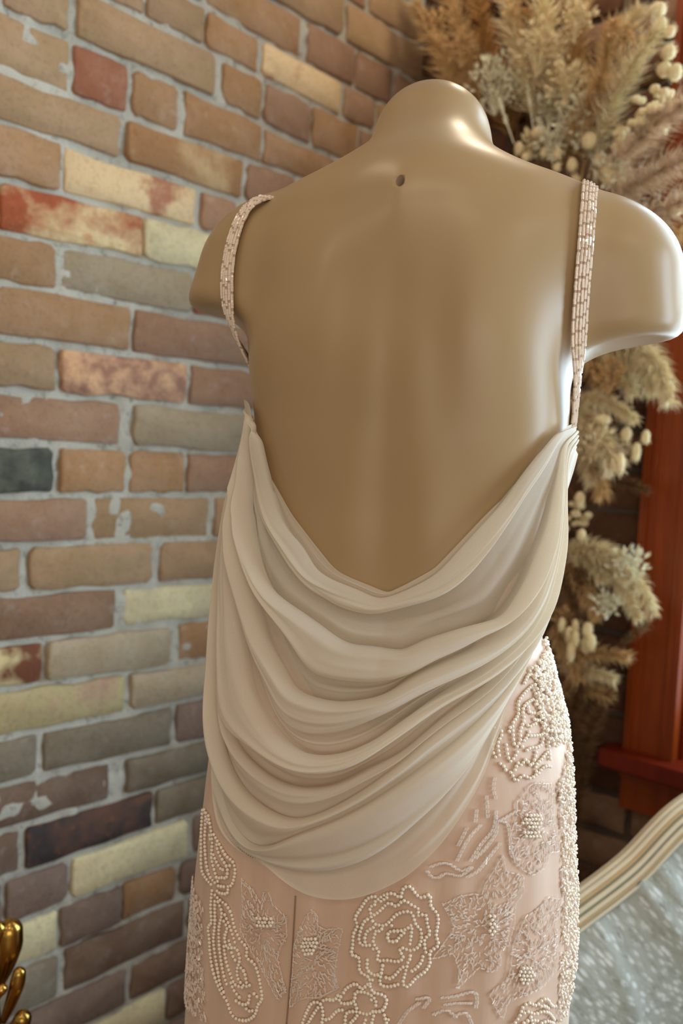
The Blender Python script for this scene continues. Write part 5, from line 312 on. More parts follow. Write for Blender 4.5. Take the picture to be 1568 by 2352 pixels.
# ---- body and garment surfaces
def smin(a,b,k):
    h=np.clip(0.5+0.5*(b-a)/k,0,1)
    return b*(1-h)+a*h-k*h*(1-h)
def smax(a,b,k): return -smin(-a,-b,k)
def ncone(p,a,b,ra,rb):
    # tapered capsule
    a=np.asarray(a,float); b=np.asarray(b,float); ab=b-a
    t=np.clip(((p-a)@ab)/(ab@ab),0,1)
    return np.linalg.norm(p-a-t[...,None]*ab,axis=-1)-(ra+(rb-ra)*t)
def pchip(xs,ys,x):
    xs=np.asarray(xs,float); ys=np.asarray(ys,float)
    h=np.diff(xs); d=np.diff(ys)/h
    m=np.zeros_like(ys)
    for i in range(1,len(xs)-1):
        if d[i-1]*d[i]>0:
            w1=2*h[i]+h[i-1]; w2=h[i]+2*h[i-1]
            m[i]=(w1+w2)/(w1/d[i-1]+w2/d[i])
    m[0]=d[0]; m[-1]=d[-1]
    x=np.clip(x,xs[0],xs[-1]); i=np.clip(np.searchsorted(xs,x)-1,0,len(xs)-2)
    t=(x-xs[i])/h[i]
    return (ys[i]*(1+2*t)*(1-t)**2+h[i]*m[i]*t*(1-t)**2+ys[i+1]*t*t*(3-2*t)+h[i]*m[i+1]*t*t*(t-1))
ZS=np.array([.40,.72,.80,.88,.96,1.02,1.08,1.15,1.22,1.29,1.35,1.40])
def torso(p,B):
    z=p[...,2]
    a=pchip(ZS,B['a'],z); b=pchip(ZS,B['b'],z); cx=pchip(ZS,B['cx'],z); cy=pchip(ZS,B['cy'],z)
    n=2.75
    x=np.abs(p[...,0]-cx)/a; y=np.abs(p[...,1]-cy)/b
    q=(x**n+y**n+1e-12)**(1/n)
    f=(q-1)*np.minimum(a,b)*.9
    top=z-B['ztop']
    return smax(f,top,.08)
def body(p,B):
    f=torso(p,B)
    S=B
    for s,side in ((-1,'left'),(1,'right')):
        sx,sy,sz=S[side+'_shoulder']       # shoulder joint
        ex,ey,ez=S[side+'_stub']       # arm stub axis lower end
        f=smin(f,ncone(p,(s*.02,S['nb'][1]-.005,S['nb'][2]-.03),(s*sx*.86,sy,sz+.012),S['trap'],.047),.07)
        q=p.copy(); 
        arm=ncone(q,(s*sx,sy,sz),(s*ex,ey,ez-.06),S[side+'_shoulder_radius'],S[side+'_stub_radius'])
        arm=smax(arm,(ez-p[...,2]),.018)
        f=smin(f,arm,.035)
    nb=np.array(S['nb']); nt=np.array(S['nt'])
    f=smin(f,ncone(p,nb,nt,S['rnb'],S['rnt']),.055)
    return f
AX=np.array([0.0,0.003])
ZG=np.array([.82,.88,.94,1.0,1.05,1.10,1.15,1.20,1.25,1.31])
def polar_r(f,th,z,r0=.02,r1=.30,n=26):
    """outermost root of f along the horizontal ray at angle th, height z"""
    th=np.asarray(th,float); z=np.asarray(z,float)
    c,s=np.cos(th),np.sin(th)
    lo=np.full(th.shape,r0); hi=np.full(th.shape,r1)
    for _ in range(n):
        m=.5*(lo+hi)
        v=f(np.stack([AX[0]+m*c,AX[1]+m*s,z],-1))
        lo=np.where(v<0,m,lo); hi=np.where(v<0,hi,m)
    return .5*(lo+hi)
def gfun(p,B,G):
    z=p[...,2]
    a=pchip(ZG,G['a'],z); cx=pchip(ZG,G['cx'],z)
    b=pchip(ZS,B['b'],z)+pchip(ZG,G['gap'],z); cy=pchip(ZS,B['cy'],z)
    n=2.5
    q=((np.abs(p[...,0]-cx)/a)**n+(np.abs(p[...,1]-cy)/b)**n+1e-12)**(1/n)
    return (q-1)*np.minimum(a,b)*.9
BODY_ZS = ZS

# ------------------------------------------------------------------ the room: floor, two brick walls
floor = empty('floor'); tag(floor, kind='structure')
for i in range(16):
    m = MB(); m.box((-2.4, -1.2+i*.22, -.02), (4.6, 0, 0), (0, .217, 0), (0, 0, .02)); m.build('plank', m_floor, floor)
def brick_mesh(name, quad, depth, proud, mat, parent, place, loc_s, loc_z):
    """quad: four (s, z) corners counter-clockwise from lower left; place(s, z, off) -> world"""
    pts = []
    for i in range(4):
        a, b = quad[i], quad[(i+1) % 4]
        n = 5 if i % 2 == 0 else 3
        L = math.hypot(b[0]-a[0], b[1]-a[1])
        for k in range(n):
            t = k/n
            if k == 0:   # cut corner
                r = random.choice((.002, .003, .004, .008))*random.uniform(.7, 1.2)
                pr = quad[i-1]; Lp = math.hypot(pr[0]-a[0], pr[1]-a[1])
                pts.append((a[0]+(pr[0]-a[0])*r/Lp, a[1]+(pr[1]-a[1])*r/Lp)); t = r/L
            j = random.gauss(0, .0017) if k else 0
            nx, nz = (b[1]-a[1])/L, -(b[0]-a[0])/L
            pts.append((a[0]+(b[0]-a[0])*t+nx*j, a[1]+(b[1]-a[1])*t+nz*j))
    cs = sum(p[0] for p in pts)/len(pts); cz = sum(p[1] for p in pts)/len(pts)
    n = len(pts); O = place(cs, cz, 0)
    tilt = random.uniform(-.010, .010), random.uniform(-.02, .02)
    V = []
    for ring, (ins, off) in enumerate(((0, -depth), (0, proud-.0028), (.0030, proud))):
        for s, z in pts:
            ds, dz = s-cs, z-cz; L = math.hypot(ds, dz)
            f = 1-ins/max(L, .02)
            V.append(place(cs+ds*f, cz+dz*f, off + (ds*tilt[0]+dz*tilt[1] if ring else 0)) - O)
    F = []
    for r in range(2):
        for k in range(n): F.append((r*n+k, r*n+(k+1) % n, (r+1)*n+(k+1) % n, (r+1)*n+k))
    F.append(tuple(2*n+k for k in range(n)))
    o = mesh_obj(name, V, F, mat, parent, True, loc=O)
    return o
wall_left = empty('wall_left'); tag(wall_left, kind='structure')
def mortar_sheet(name, place, s0, s1, z0, z1, parent, step=.007, mat=None, holes=()):
    ns = int((s1-s0)/step)+1; nz = int((z1-z0)/step)+1
    S = np.linspace(s0, s1, ns); Z = np.linspace(z0, z1, nz)
    h = np.zeros((ns, nz))
    for sc_, amp in ((2, .0016), (4, .0018), (11, .0014)):
        g = rng.normal(size=(ns//sc_+4, nz//sc_+4)); x = np.linspace(0, g.shape[0]-2.001, ns); y = np.linspace(0, g.shape[1]-2.001, nz)
        i = x.astype(int); j = y.astype(int); u = (x-i)[:, None]; v = (y-j)[None, :]; u = u*u*(3-2*u); v = v*v*(3-2*v)
        h += amp*(g[np.ix_(i, j)]*(1-u)*(1-v)+g[np.ix_(i+1, j)]*u*(1-v)+g[np.ix_(i, j+1)]*(1-u)*v+g[np.ix_(i+1, j+1)]*u*v)
    h -= .0040
    o0 = np.array(place(0, 0, 0)); es = np.array(place(1, 0, 0))-o0; eo = np.array(place(0, 0, 1))-o0
    V = o0+S[:, None, None]*es+Z[None, :, None]*np.array([0, 0, 1.])+h[..., None]*eo
    idx = np.arange(ns*nz).reshape(ns, nz)
    F = np.stack([idx[:-1, :-1], idx[1:, :-1], idx[1:, 1:], idx[:-1, 1:]], -1).reshape(-1, 4)
    cs = .5*(S[:-1]+S[1:]); cz = .5*(Z[:-1]+Z[1:]); k = np.ones((ns-1, nz-1), bool)
    for h0, h1, h2, h3 in holes: k &= ~((cs[:, None] > h0-.02) & (cs[:, None] < h1+.02) & (cz[None] > h2-.02) & (cz[None] < h3+9))
    F = F[k.ravel()]
    return np_mesh(name, V.reshape(-1, 3), F, mat or m_mortar, parent)
mortar_sheet('mortar', on_left, -.25, 1.483, 0, 2.33, wall_left)
m = MB(); m.box(on_left(-.25, 0, -.03), D1*1.73, N1*.2, Vector((0, 0, 2.33))); m.build('wall_core', m_mortar, wall_left)
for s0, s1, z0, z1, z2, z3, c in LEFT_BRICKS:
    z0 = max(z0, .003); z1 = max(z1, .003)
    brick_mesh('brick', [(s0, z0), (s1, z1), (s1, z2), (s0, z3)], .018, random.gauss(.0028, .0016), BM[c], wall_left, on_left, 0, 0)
wall_right = empty('wall_right'); tag(wall_right, kind='structure')
WIN = (.667, 1.72, .72, 2.36); WIN2 = (2.02, 3.88, .50, 2.36)
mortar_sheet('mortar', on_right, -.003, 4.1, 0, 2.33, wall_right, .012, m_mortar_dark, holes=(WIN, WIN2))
m = MB()
m.box(on_right(0, 0, -.03), D2*(WIN[0]), N2*.2, Vector((0, 0, 2.33))); m.box(on_right(WIN[0], 0, -.03), D2*(WIN[1]-WIN[0]), N2*.2, Vector((0, 0, WIN[2]-.03)))
m.box(on_right(WIN[1], 0, -.03), D2*(WIN2[0]-WIN[1]), N2*.2, Vector((0, 0, 2.33))); m.box(on_right(WIN2[0], 0, -.03), D2*(WIN2[1]-WIN2[0]), N2*.2, Vector((0, 0, WIN2[2]-.03))); m.box(on_right(WIN2[1], 0, -.03), D2*.2, N2*.2, Vector((0, 0, 2.33))); m.build('wall_core', m_mortar, wall_right)
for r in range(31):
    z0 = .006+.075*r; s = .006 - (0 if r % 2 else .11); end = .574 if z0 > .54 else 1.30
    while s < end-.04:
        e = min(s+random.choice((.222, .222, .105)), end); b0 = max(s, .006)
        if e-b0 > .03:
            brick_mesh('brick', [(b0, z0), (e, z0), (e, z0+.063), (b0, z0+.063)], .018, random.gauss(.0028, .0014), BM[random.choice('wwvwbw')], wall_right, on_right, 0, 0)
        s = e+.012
# ------------------------------------------------------------------ window in the right wall: casing, stool, apron, sash and glass
win = empty('window_1'); tag(win, kind='structure')
UP = Vector((0, 0, 1))
def rbox(mb, s0, s1, z0, z1, o0, o1): mb.box(on_right(s0, z0, o1), D2*(s1-s0), N2*(o1-o0), UP*(z1-z0))
def casing(sa, sb, mirror=False):
    m = MB(); w_ = sb-sa
    prof = [(0, .026), (.010, .030), (.014, .022), (.026, .020), (.062, .020), (.068, .026), (.080, .028), (.090, .018)]
    for (p0, h0), (p1, h1) in zip(prof[:-1], prof[1:]):
        a, b = (sa+p0, sa+p1) if not mirror else (sb-p1, sb-p0)
        rbox(m, a, b, .70, 2.45, -.01, h0)
    return m
casing(.576, .666).build('casing', m_wood, win); casing(1.72, 1.81, True).build('casing', m_wood, win)
m = MB(); rbox(m, .548, 1.84, .672, .700, -.10, .062); rbox(m, .552, 1.836, .664, .674, -.02, .050); m.build('stool', m_wood_dark, win)
m = MB(); rbox(m, .576, 1.81, .592, .664, -.01, .024); rbox(m, .576, 1.81, .650, .664, -.01, .032); m.build('apron', m_wood, win)
m = MB(); rbox(m, .666, .674, .70, 2.40, -.16, .0); rbox(m, 1.712, 1.72, .70, 2.40, -.16, .0); rbox(m, .666, 1.72, 2.40, 2.44, -.16, .02); m.build('jamb', m_wood_dark, win)
m = MB(); rbox(m, .674, .715, .70, 2.40, -.085, -.055); rbox(m, 1.671, 1.712, .70, 2.40, -.085, -.055); rbox(m, .715, 1.671, .70, .77, -.085, -.055)
rbox(m, .715, 1.671, 1.53, 1.57, -.085, -.055); rbox(m, .715, 1.671, 2.34, 2.40, -.085, -.055); m.build('sash', m_wood, win)
g = NT('window_glass'); g.p.inputs['Roughness'].default_value = 0.0; g.p.inputs['Base Color'].default_value = (.9, .95, .95, 1)
_tp = g.add('ShaderNodeBsdfTransparent'); _mx = g.add('ShaderNodeMixShader'); _mx.inputs[0].default_value = .95
g.link(g.p.outputs[0], _mx.inputs[1]); g.link(_tp.outputs[0], _mx.inputs[2]); g.link(_mx.outputs[0], g.out.inputs[0])
m = MB(); rbox(m, .715, 1.671, .77, 1.53, -.072, -.069); m.build('pane', g.m, win)
m = MB(); rbox(m, .715, 1.671, 1.57, 2.34, -.072, -.069); m.build('pane', g.m, win)

# ------------------------------------------------------------------ the mannequin
BASE = Vector((BODY_BASE[0], BODY_BASE[1], 0)); YAW = BODY_YAW
def W2(X):  # body frame -> world
    c, s = math.cos(YAW), math.sin(YAW); X = np.asarray(X, float)
    return np.stack([X[..., 0]*c+X[..., 1]*s+BASE.x, -X[..., 0]*s+X[..., 1]*c+BASE.y, X[..., 2]], -1)
def relief(p):
    """shoulder blades, spine groove: negative = bulge"""
    x, y, z = p[..., 0], p[..., 1], p[..., 2]
    g = lambda u, a: np.exp(-(u/a)**2)
    back = 1/(1+np.exp((y+.01)/.012))
    h = np.zeros_like(x)
    for s in (-1, 1):
        h -= .0035*g(x-s*.075, .036)*g(z-1.320, .055)
        h -= .0014*g(x-s*.052, .016)*g(z-1.325, .05)
        h += .0016*g(x-s*.040, .017)*g(z-1.27, .07)
        h -= .0030*g(x-s*.035, .022)*g(z-1.14, .08)
    h += .0022*g(x, .013)*g(z-1.22, .13)
    h -= .0028*g(x, .014)*g(z-1.400, .03)
    return h*back
fbody = lambda p: body(p, BODY)+relief(p)
def surface_nets(f, lo, hi, step):
    ax = [np.arange(lo[i], hi[i]+step, step) for i in range(3)]
    G = np.stack(np.meshgrid(*ax, indexing='ij'), -1)
    D = f(G); S = D < 0
    nx, ny, nz = D.shape
    cell = np.zeros((nx-1, ny-1, nz-1)); cs = np.zeros((nx-1, ny-1, nz-1, 3)); cnt = np.zeros((nx-1, ny-1, nz-1))
    corners = [(i, j, k) for i in (0, 1) for j in (0, 1) for k in (0, 1)]
    sl = lambda c: tuple(slice(c[i], D.shape[i]-1+c[i]) for i in range(3))
    for a in corners:
        for d in range(3):
            if a[d] == 0:
                b = list(a); b[d] = 1; b = tuple(b)
                da, db = D[sl(a)], D[sl(b)]; m = (da < 0) != (db < 0)
                t = np.where(m, da/np.where(m, da-db, 1), 0)
                p = np.zeros(da.shape+(3,)); p[...] = a; p[..., d] += t
                cs += p*m[..., None]; cnt += m
    act = cnt > 0; vid = -np.ones(act.shape, int); vid[act] = np.arange(act.sum())
    I = np.argwhere(act); V = (I+cs[act]/cnt[act][:, None])*step+np.array(lo)
    F = []
    for d in range(3):
        a, b = [(1, 2), (2, 0), (0, 1)][d]
        s0 = [slice(1, -1)]*3; s0[d] = slice(0, -1); s1 = list(s0); s1[d] = slice(1, None)
        s0 = tuple(s0); s1 = tuple(s1)
        A = S[s0]; Bq = S[s1]; m = A != Bq
        idx = np.argwhere(m); off = np.array([1, 1, 1]); off[d] = 0; idx = idx+off
        sgn = A[m]
        e = np.eye(3, dtype=int)
        q = [idx-e[a]-e[b], idx-e[b], idx, idx-e[a]]
        q = np.stack([vid[tuple(x.T)] for x in q], 1)
        ok = (q >= 0).all(1); q = q[ok]; sg = sgn[ok]
        F.append(np.where(sg[:, None], q, q[:, ::-1]))
    return V, np.vstack(F)
V, F = surface_nets(fbody, (-.27, -.16, .93), (.27, .19, 1.60), .0052)
for _ in range(3):   # pull the vertices onto the true surface
    e = 1e-4; d = fbody(V)
    n = np.stack([fbody(V+np.eye(3)[i]*e)-d for i in range(3)], -1)/e
    V = V-n*(d/np.maximum((n*n).sum(-1), .2))[:, None]*.8
mann = empty('mannequin', BASE, -YAW)
tag(mann, 'glossy beige armless shop mannequin torso seen from behind, wearing the gown', 'mannequin')
torso_ob = np_mesh('torso', V, F, m_mann, mann)
# the neck fitting hole in the upper back: a bored recess
hc = Vector((-.0008, -.0924, 1.4134)); e = 1e-3
hn = Vector(tuple(float(fbody(np.array(hc)+np.eye(3)[i]*e)-fbody(np.array(hc)-np.eye(3)[i]*e)) for i in range(3))).normalized()
bmc = bmesh.new(); bmesh.ops.create_cone(bmc, cap_ends=True, segments=20, radius1=.0036, radius2=.0036, depth=.016)
for v in bmc.verts: v.co.y *= 1.45
mec = bpy.data.meshes.new('bore'); bmc.to_mesh(mec); bmc.free(); mec.materials.append(m_hole)
cut = bpy.data.objects.new('bore', mec); C.objects.link(cut); cut.parent = mann
cut.matrix_local = Matrix.Translation(hc) @ hn.to_track_quat('Z', 'Y').to_matrix().to_4x4()
bpy.context.view_layer.update()
bo = torso_ob.modifiers.new('bore', 'BOOLEAN'); bo.operation = 'DIFFERENCE'; bo.object = cut; bo.solver = 'EXACT'
try: bo.material_mode = 'TRANSFER'
except Exception: pass
dg = bpy.context.evaluated_depsgraph_get()
new = bpy.data.meshes.new_from_object(torso_ob.evaluated_get(dg)); torso_ob.modifiers.clear()
if len(new.polygons) > 1000: torso_ob.data = new
bpy.data.objects.remove(cut)
torso_ob.data.polygons.foreach_set('use_smooth', [True]*len(torso_ob.data.polygons))

# ------------------------------------------------------------------ the gown
gown = empty('wedding_gown', BASE, -YAW)
tag(gown, 'blush beaded wedding gown with ivory chiffon cowl back, worn by the mannequin', 'dress')
def skirt_r(th, z, off=.004):
    th = np.asarray(th, float); z = np.asarray(z, float)
    zz = np.maximum(z, .72)
    r = polar_r(lambda p: torso(p, BODY)-off, th, zz)
    return r*(1+.30*np.clip((.72-z)/.72, 0, 1)**1.6)
def skirt_pt(th, z, off=.004):
    r = skirt_r(th, z, off); return np.stack([AX[0]+r*np.cos(th), AX[1]+r*np.sin(th), np.asarray(z, float)], -1)
nth = 180; th = np.linspace(-math.pi, math.pi, nth, endpoint=False); zs = np.concatenate([np.linspace(.004, .70, 24), np.linspace(.712, 1.13, 90)])
T_, Z_ = np.meshgrid(th, zs, indexing='ij')
_n = np.array(NECK); _tt = np.where(T_ > 2.2, T_-2*math.pi, T_); _top = np.clip(np.interp(_tt, _n[:, 0], _n[:, 1])-.105, .97, 1.13)
Z_ = np.where(Z_ > .9, .9+(Z_-.9)*(_top-.9)/(1.13-.9), Z_)
P_ = skirt_pt(T_, Z_)
wav = .0009*np.sin(T_*31+4*np.sin(Z_*3))*np.clip((1.0-Z_)/.2, 0, 1); P_[..., 0] += wav*np.cos(T_); P_[..., 1] += wav*np.sin(T_)
idx = np.arange(nth*len(zs)).reshape(nth, len(zs)); nx_ = np.roll(idx, -1, 0)
np_mesh('skirt', P_.reshape(-1, 3), np.stack([idx[:, :-1], nx_[:, :-1], nx_[:, 1:], idx[:, 1:]], -1).reshape(-1, 4), m_skirt, gown)
# bodice: front shell from side to side
thb = np.linspace(-.12, math.pi+.12, 90); vb = np.linspace(0, 1, 26)
T_, V_ = np.meshgrid(thb, vb, indexing='ij')
ztop = 1.232+.045*np.sin(np.clip((T_+.1)/(math.pi+.2), 0, 1)*math.pi)**.7+.01*np.cos(2*T_)**2
Z_ = 1.09+(ztop-1.09)*V_
rb = polar_r(lambda p: torso(p, BODY)-.0035, T_, Z_)
P_ = np.stack([AX[0]+rb*np.cos(T_), AX[1]+rb*np.sin(T_), Z_], -1); idx = np.arange(T_.size).reshape(T_.shape)
bod = np_mesh('bodice', P_.reshape(-1, 3), np.stack([idx[:-1, :-1], idx[1:, :-1], idx[1:, 1:], idx[:-1, 1:]], -1).reshape(-1, 4), m_skirt, gown)
# back seam
sp = skirt_pt(SEAM[:, 0], SEAM[:, 1], .0043)
m = MB(); m.tube([Vector(p) for p in sp], .00055, 6); m.build('back_seam', m_seam, gown, True)

# --- chiffon cowl: one pleated sheet over the back
NECK = np.array(NECK); HEM = np.array(HEM)
zneck = lambda t: np.interp(t, NECK[:, 0], NECK[:, 1]); zhem = lambda t: np.interp(t, HEM[:, 0], HEM[:, 1])
RREF = .15
tA, tB = HEM[0, 0]+.35, HEM[-1, 0]-.18
nu = 440
def along(q):      # smooth resampling of a traced curve
    q = np.array(q); x = np.linspace(0, 1, len(q)); t = np.linspace(0, 1, nu)
    o = np.stack([np.interp(t, x, q[:, 0]), np.interp(t, x, q[:, 1])], 1)
    k = 9; w_ = np.hanning(2*k+1); w_ /= w_.sum()
    return np.stack([np.convolve(np.r_[2*o[0, i]-o[k:0:-1, i], o[:, i], 2*o[-1, i]-o[-2:-k-2:-1, i]], w_, 'valid') for i in (0, 1)], 1)
CUR = [along(q) for _, _, q in SWAGS]; TYP = [t for t, _, _ in SWAGS]; HGT = [h*1e-3*FOLD_GAIN for _, h, _ in SWAGS]
uu = np.linspace(0, 1, nu)
env = np.clip(uu/.25, 0, 1)*np.clip((1-uu)/.25, 0, 1); env = .16+.84*env*env*(3-2*env)
def lowf(n, amp=1.0):
    g = rng.normal(size=n+3); x = np.linspace(0, n, nu); i = np.minimum(x.astype(int), n-1); t = x-i; t = t*t*(3-2*t)
    return amp*(g[i]*(1-t)+g[i+1]*t)
rows_p, rows_h, rows_s = [], [], []
NB = len(CUR)-1; sc2 = np.array([RREF, 1.0])
for b in range(NB):
    A, Bc = CUR[b], CUR[b+1]; D = (Bc-A)*sc2; dist = np.hypot(D[:, 0], D[:, 1]); dirn = D/np.maximum(dist, 1e-5)[:, None]
    t0, t1 = TYP[b], TYP[b+1]
    h0 = HGT[b]*np.clip(1+lowf(5, .18), .5, 1.4)*env; h1 = HGT[b+1]*np.clip(1+lowf(5, .18), .5, 1.4)*env
    tuck = np.minimum(.013, .35*dist)
    nr = 26
    ridge = [(rng.uniform(.12, .9), rng.uniform(.05, .12), lowf(6, .0013), lowf(4, .07)) for _ in range(5)]
    for j in range(nr):
        s_ = j/(nr-1)
        lo = -.0030*env
        if t0 == 'U':   # starts on a rolled upper edge
            x = s_*dist; up = h0*(.25+.75*np.clip(x/.0045, 0, 1)**.5)*np.exp(-(x/(.55*dist+.006))**2)
        elif t0 == 'L': up = lo*np.exp(-(s_/.25)**2)
        else: up = .0*h0
        if t1 == 'U': dn = lo*np.clip((s_-.62)/.3, 0, 1)
        elif t1 == 'L':
            x = (1-s_)*dist; dn = h1*(.25+.75*np.clip(x/.0045, 0, 1)**.5)*np.exp(-(x/(.60*dist+.006))**2)
        else: dn = .0015*s_*env
        h = up+dn
        for c_, w_, am, sh_ in ridge: h = h+am*env*np.exp(-((s_-c_-sh_)/w_)**2)*min(1, 6*s_, 6*(1-s_))
        pos = A*sc2+D*s_
        if t0 == 'L': pos = pos-dirn*(tuck*np.clip(1-s_/.3, 0, 1))[:, None]
        if t1 == 'U': pos = pos+dirn*(tuck*np.clip((s_-.7)/.3, 0, 1))[:, None]
        rows_p.append(pos/sc2); rows_h.append(h)
        low = np.clip((.0016-h)/.004, 0, 1)*env
        rows_s.append(np.full(nu, .07)+.26*low+(.0 if b < NB-1 else .13*min(1, s_*2)*(s_ < .97))*np.clip(.35+uu, 0, 1))
PP = np.stack(rows_p, 1); HH = np.stack(rows_h, 1); SS = np.stack(rows_s, 1); nv = PP.shape[1]
TH, ZZ = PP[..., 0], PP[..., 1]
tA, tB = TH.min()-.02, TH.max()+.02
tg = np.linspace(tA-.02, tB+.02, 170); zg = np.linspace(.83, 1.30, 130); Tg, Zg_ = np.meshgrid(tg, zg, indexing='ij')
RT = polar_r(lambda p: torso(p, BODY)-.0045, Tg, Zg_); RG = polar_r(lambda p: gfun(p, BODY, COWL), Tg, Zg_)
wn = np.clip((zneck(Tg)-Zg_)/.085, 0, 1); wn = wn*wn*(3-2*wn)
RB = np.maximum(RT, RT+(RG-RT)*wn)
def bil(R, t, z):
    x = np.clip((t-tg[0])/(tg[1]-tg[0]), 0, len(tg)-1.001); y = np.clip((z-zg[0])/(zg[1]-zg[0]), 0, len(zg)-1.001)
    i = x.astype(int); j = y.astype(int); u = x-i; v = y-j
    return R[i, j]*(1-u)*(1-v)+R[i+1, j]*u*(1-v)+R[i, j+1]*(1-u)*v+R[i+1, j+1]*u*v
Rr = bil(RB, TH, ZZ)-(.004+.0058*np.clip((-1.9-TH)/.5, 0, 1))*bil(wn, TH, ZZ)+HH
Rr = np.maximum(Rr, bil(RT, TH, ZZ)+.0008+.0028*np.clip((np.arange(nv)/(nv-1)-.93)/.07, 0, 1)[None])
P_ = np.stack([AX[0]+Rr*np.cos(TH), AX[1]+Rr*np.sin(TH), ZZ], -1); idx = np.arange(nu*nv).reshape(nu, nv)
cowl = np_mesh('chiffon_cowl', P_.reshape(-1, 3), np.stack([idx[:-1, :-1], idx[:-1, 1:], idx[1:, 1:], idx[1:, :-1]], -1).reshape(-1, 4), m_chiffon, gown)
cowl['label'] = 'sheer ivory chiffon cowl hanging in swags across the back'
sh = cowl.data.attributes.new('sheer', 'FLOAT', 'POINT')
sh.data.foreach_set('value', SS.astype(np.float32).ravel())

# --- beading
b_ = bmesh.new(); bmesh.ops.create_icosphere(b_, subdivisions=2, radius=1.0)
IV = np.array([x.co[:] for x in b_.verts]); IF = np.array([[y.index for y in x.verts] for x in b_.faces]); b_.free()
def beads(name, centres, radius, mat, label=None):
    c = np.asarray(centres); r = radius*np.ones(len(c)) if np.isscalar(radius) else radius
    V = (c[:, None, :]+IV[None]*r[:, None, None]).reshape(-1, 3)
    F = (IF[None]+(np.arange(len(c))*len(IV))[:, None, None]).reshape(-1, 3)
    o = np_mesh(name, V, F, mat, gown); o['kind'] = 'stuff'
    if label: o['label'] = label
    return o
def arc(pts, step):
    p = np.asarray(pts, float); q = p*np.array([RREF, 1.0]); d = np.r_[0, np.cumsum(np.linalg.norm(np.diff(q, axis=0), axis=1))]
    t = np.arange(0, d[-1], step)+step*.3
    return np.stack([np.interp(t, d, p[:, 0]), np.interp(t, d, p[:, 1])], 1)
PR = .00150
def string_pts(strings, step):
    a = np.vstack([arc(s, step) for s in strings if len(s) > 1]); keep = []; cell = {}
    for i, (t, z) in enumerate(a):
        x = t*RREF; k = (int(x/.0024), int(z/.0024)); ok = True
        for dx in (-1, 0, 1):
            for dz in (-1, 0, 1):
                for j in cell.get((k[0]+dx, k[1]+dz), ()):
                    if (a[j, 0]*RREF-x)**2+(a[j, 1]-z)**2 < (.0024)**2: ok = False
        if ok: keep.append(i); cell.setdefault(k, []).append(i)
    return a[keep]
for nm, strings in PEARLS.items():
    a = string_pts(strings, .0031)
    beads('pearl_flower', skirt_pt(a[:, 0], a[:, 1], .004+PR*.8), PR*(1+rng.normal(0, .05, len(a))), m_pearl, PEARL_LABEL[nm])
def in_poly(P, poly):
    x, y = P[:, 0], P[:, 1]; c = np.zeros(len(P), bool); n = len(poly)
    for i in range(n):
        x0, y0 = poly[i]; x1, y1 = poly[i-1]
        m_ = ((y0 > y) != (y1 > y)) & (x < (x1-x0)*(y-y0)/(y1-y0+1e-15)+x0); c ^= m_
    return c
cp = []
for c0, ca, cb in CLUSTERS:
    c0, ca, cb = map(np.array, (c0, ca, cb)); u = ca-c0; v = cb-c0
    ul = np.hypot(u[0]*RREF, u[1]); vl = np.hypot(v[0]*RREF, v[1])
    for i, yv in enumerate(np.arange(-1, 1.01, .0029/vl)):
        for xv in np.arange(-1, 1.01, .0030/ul)+(i % 2)*.0015/ul:
            if xv*xv+yv*yv < 1: cp.append(c0+u*(xv+rng.normal(0, .03))+v*(yv+rng.normal(0, .03)))
cp = np.array(cp); beads('pearl_cluster', skirt_pt(cp[:, 0], cp[:, 1], .0058), PR*.98, m_pearl, 'small packed clusters of pearls at the flower centres')
def fill(poly, n):
    poly = np.array(poly); lo, hi = poly.min(0), poly.max(0); out = []
    while len(out) < n:
        q = lo+(hi-lo)*rng.random((n*2, 2)); q = q[in_poly(q, poly)]; out += list(q)
    return np.array(out[:n])
def bugles(name, cen, ang, length, rad, mat, label=None, off=.0052):
    """short glass tubes lying on the skirt: centres (theta,z), angles in the surface"""
    n = len(cen); k = 6
    c = skirt_pt(cen[:, 0], cen[:, 1], off)
    th_ = cen[:, 0]; T1 = np.stack([-np.sin(th_), np.cos(th_), 0*th_], -1); T2 = np.tile([0, 0, 1.], (n, 1)); Nn = np.stack([np.cos(th_), np.sin(th_), 0*th_], -1)
    d = T1*np.cos(ang)[:, None]+T2*np.sin(ang)[:, None]+Nn*rng.normal(0, .12, n)[:, None]; s_ = np.cross(d, Nn)
    ph = np.arange(k)*2*math.pi/k
    ring = s_[:, None]*np.cos(ph)[None, :, None]*rad+Nn[:, None]*np.sin(ph)[None, :, None]*rad
    L = (np.asarray(length)*np.ones(n))[:, None, None]*.5
    V = np.concatenate([c[:, None]-d[:, None]*L+ring, c[:, None]+d[:, None]*L+ring], 1).reshape(-1, 3)
    f = np.array([[i, (i+1) % k, k+(i+1) % k, k+i] for i in range(k)]+[[0, 2, 1, 0]]*0)
    F = (f[None]+(np.arange(n)*2*k)[:, None, None]).reshape(-1, 4)
    o = np_mesh(name, V, F, mat, gown, False); o['kind'] = 'stuff'
    if label: o['label'] = label
    return o
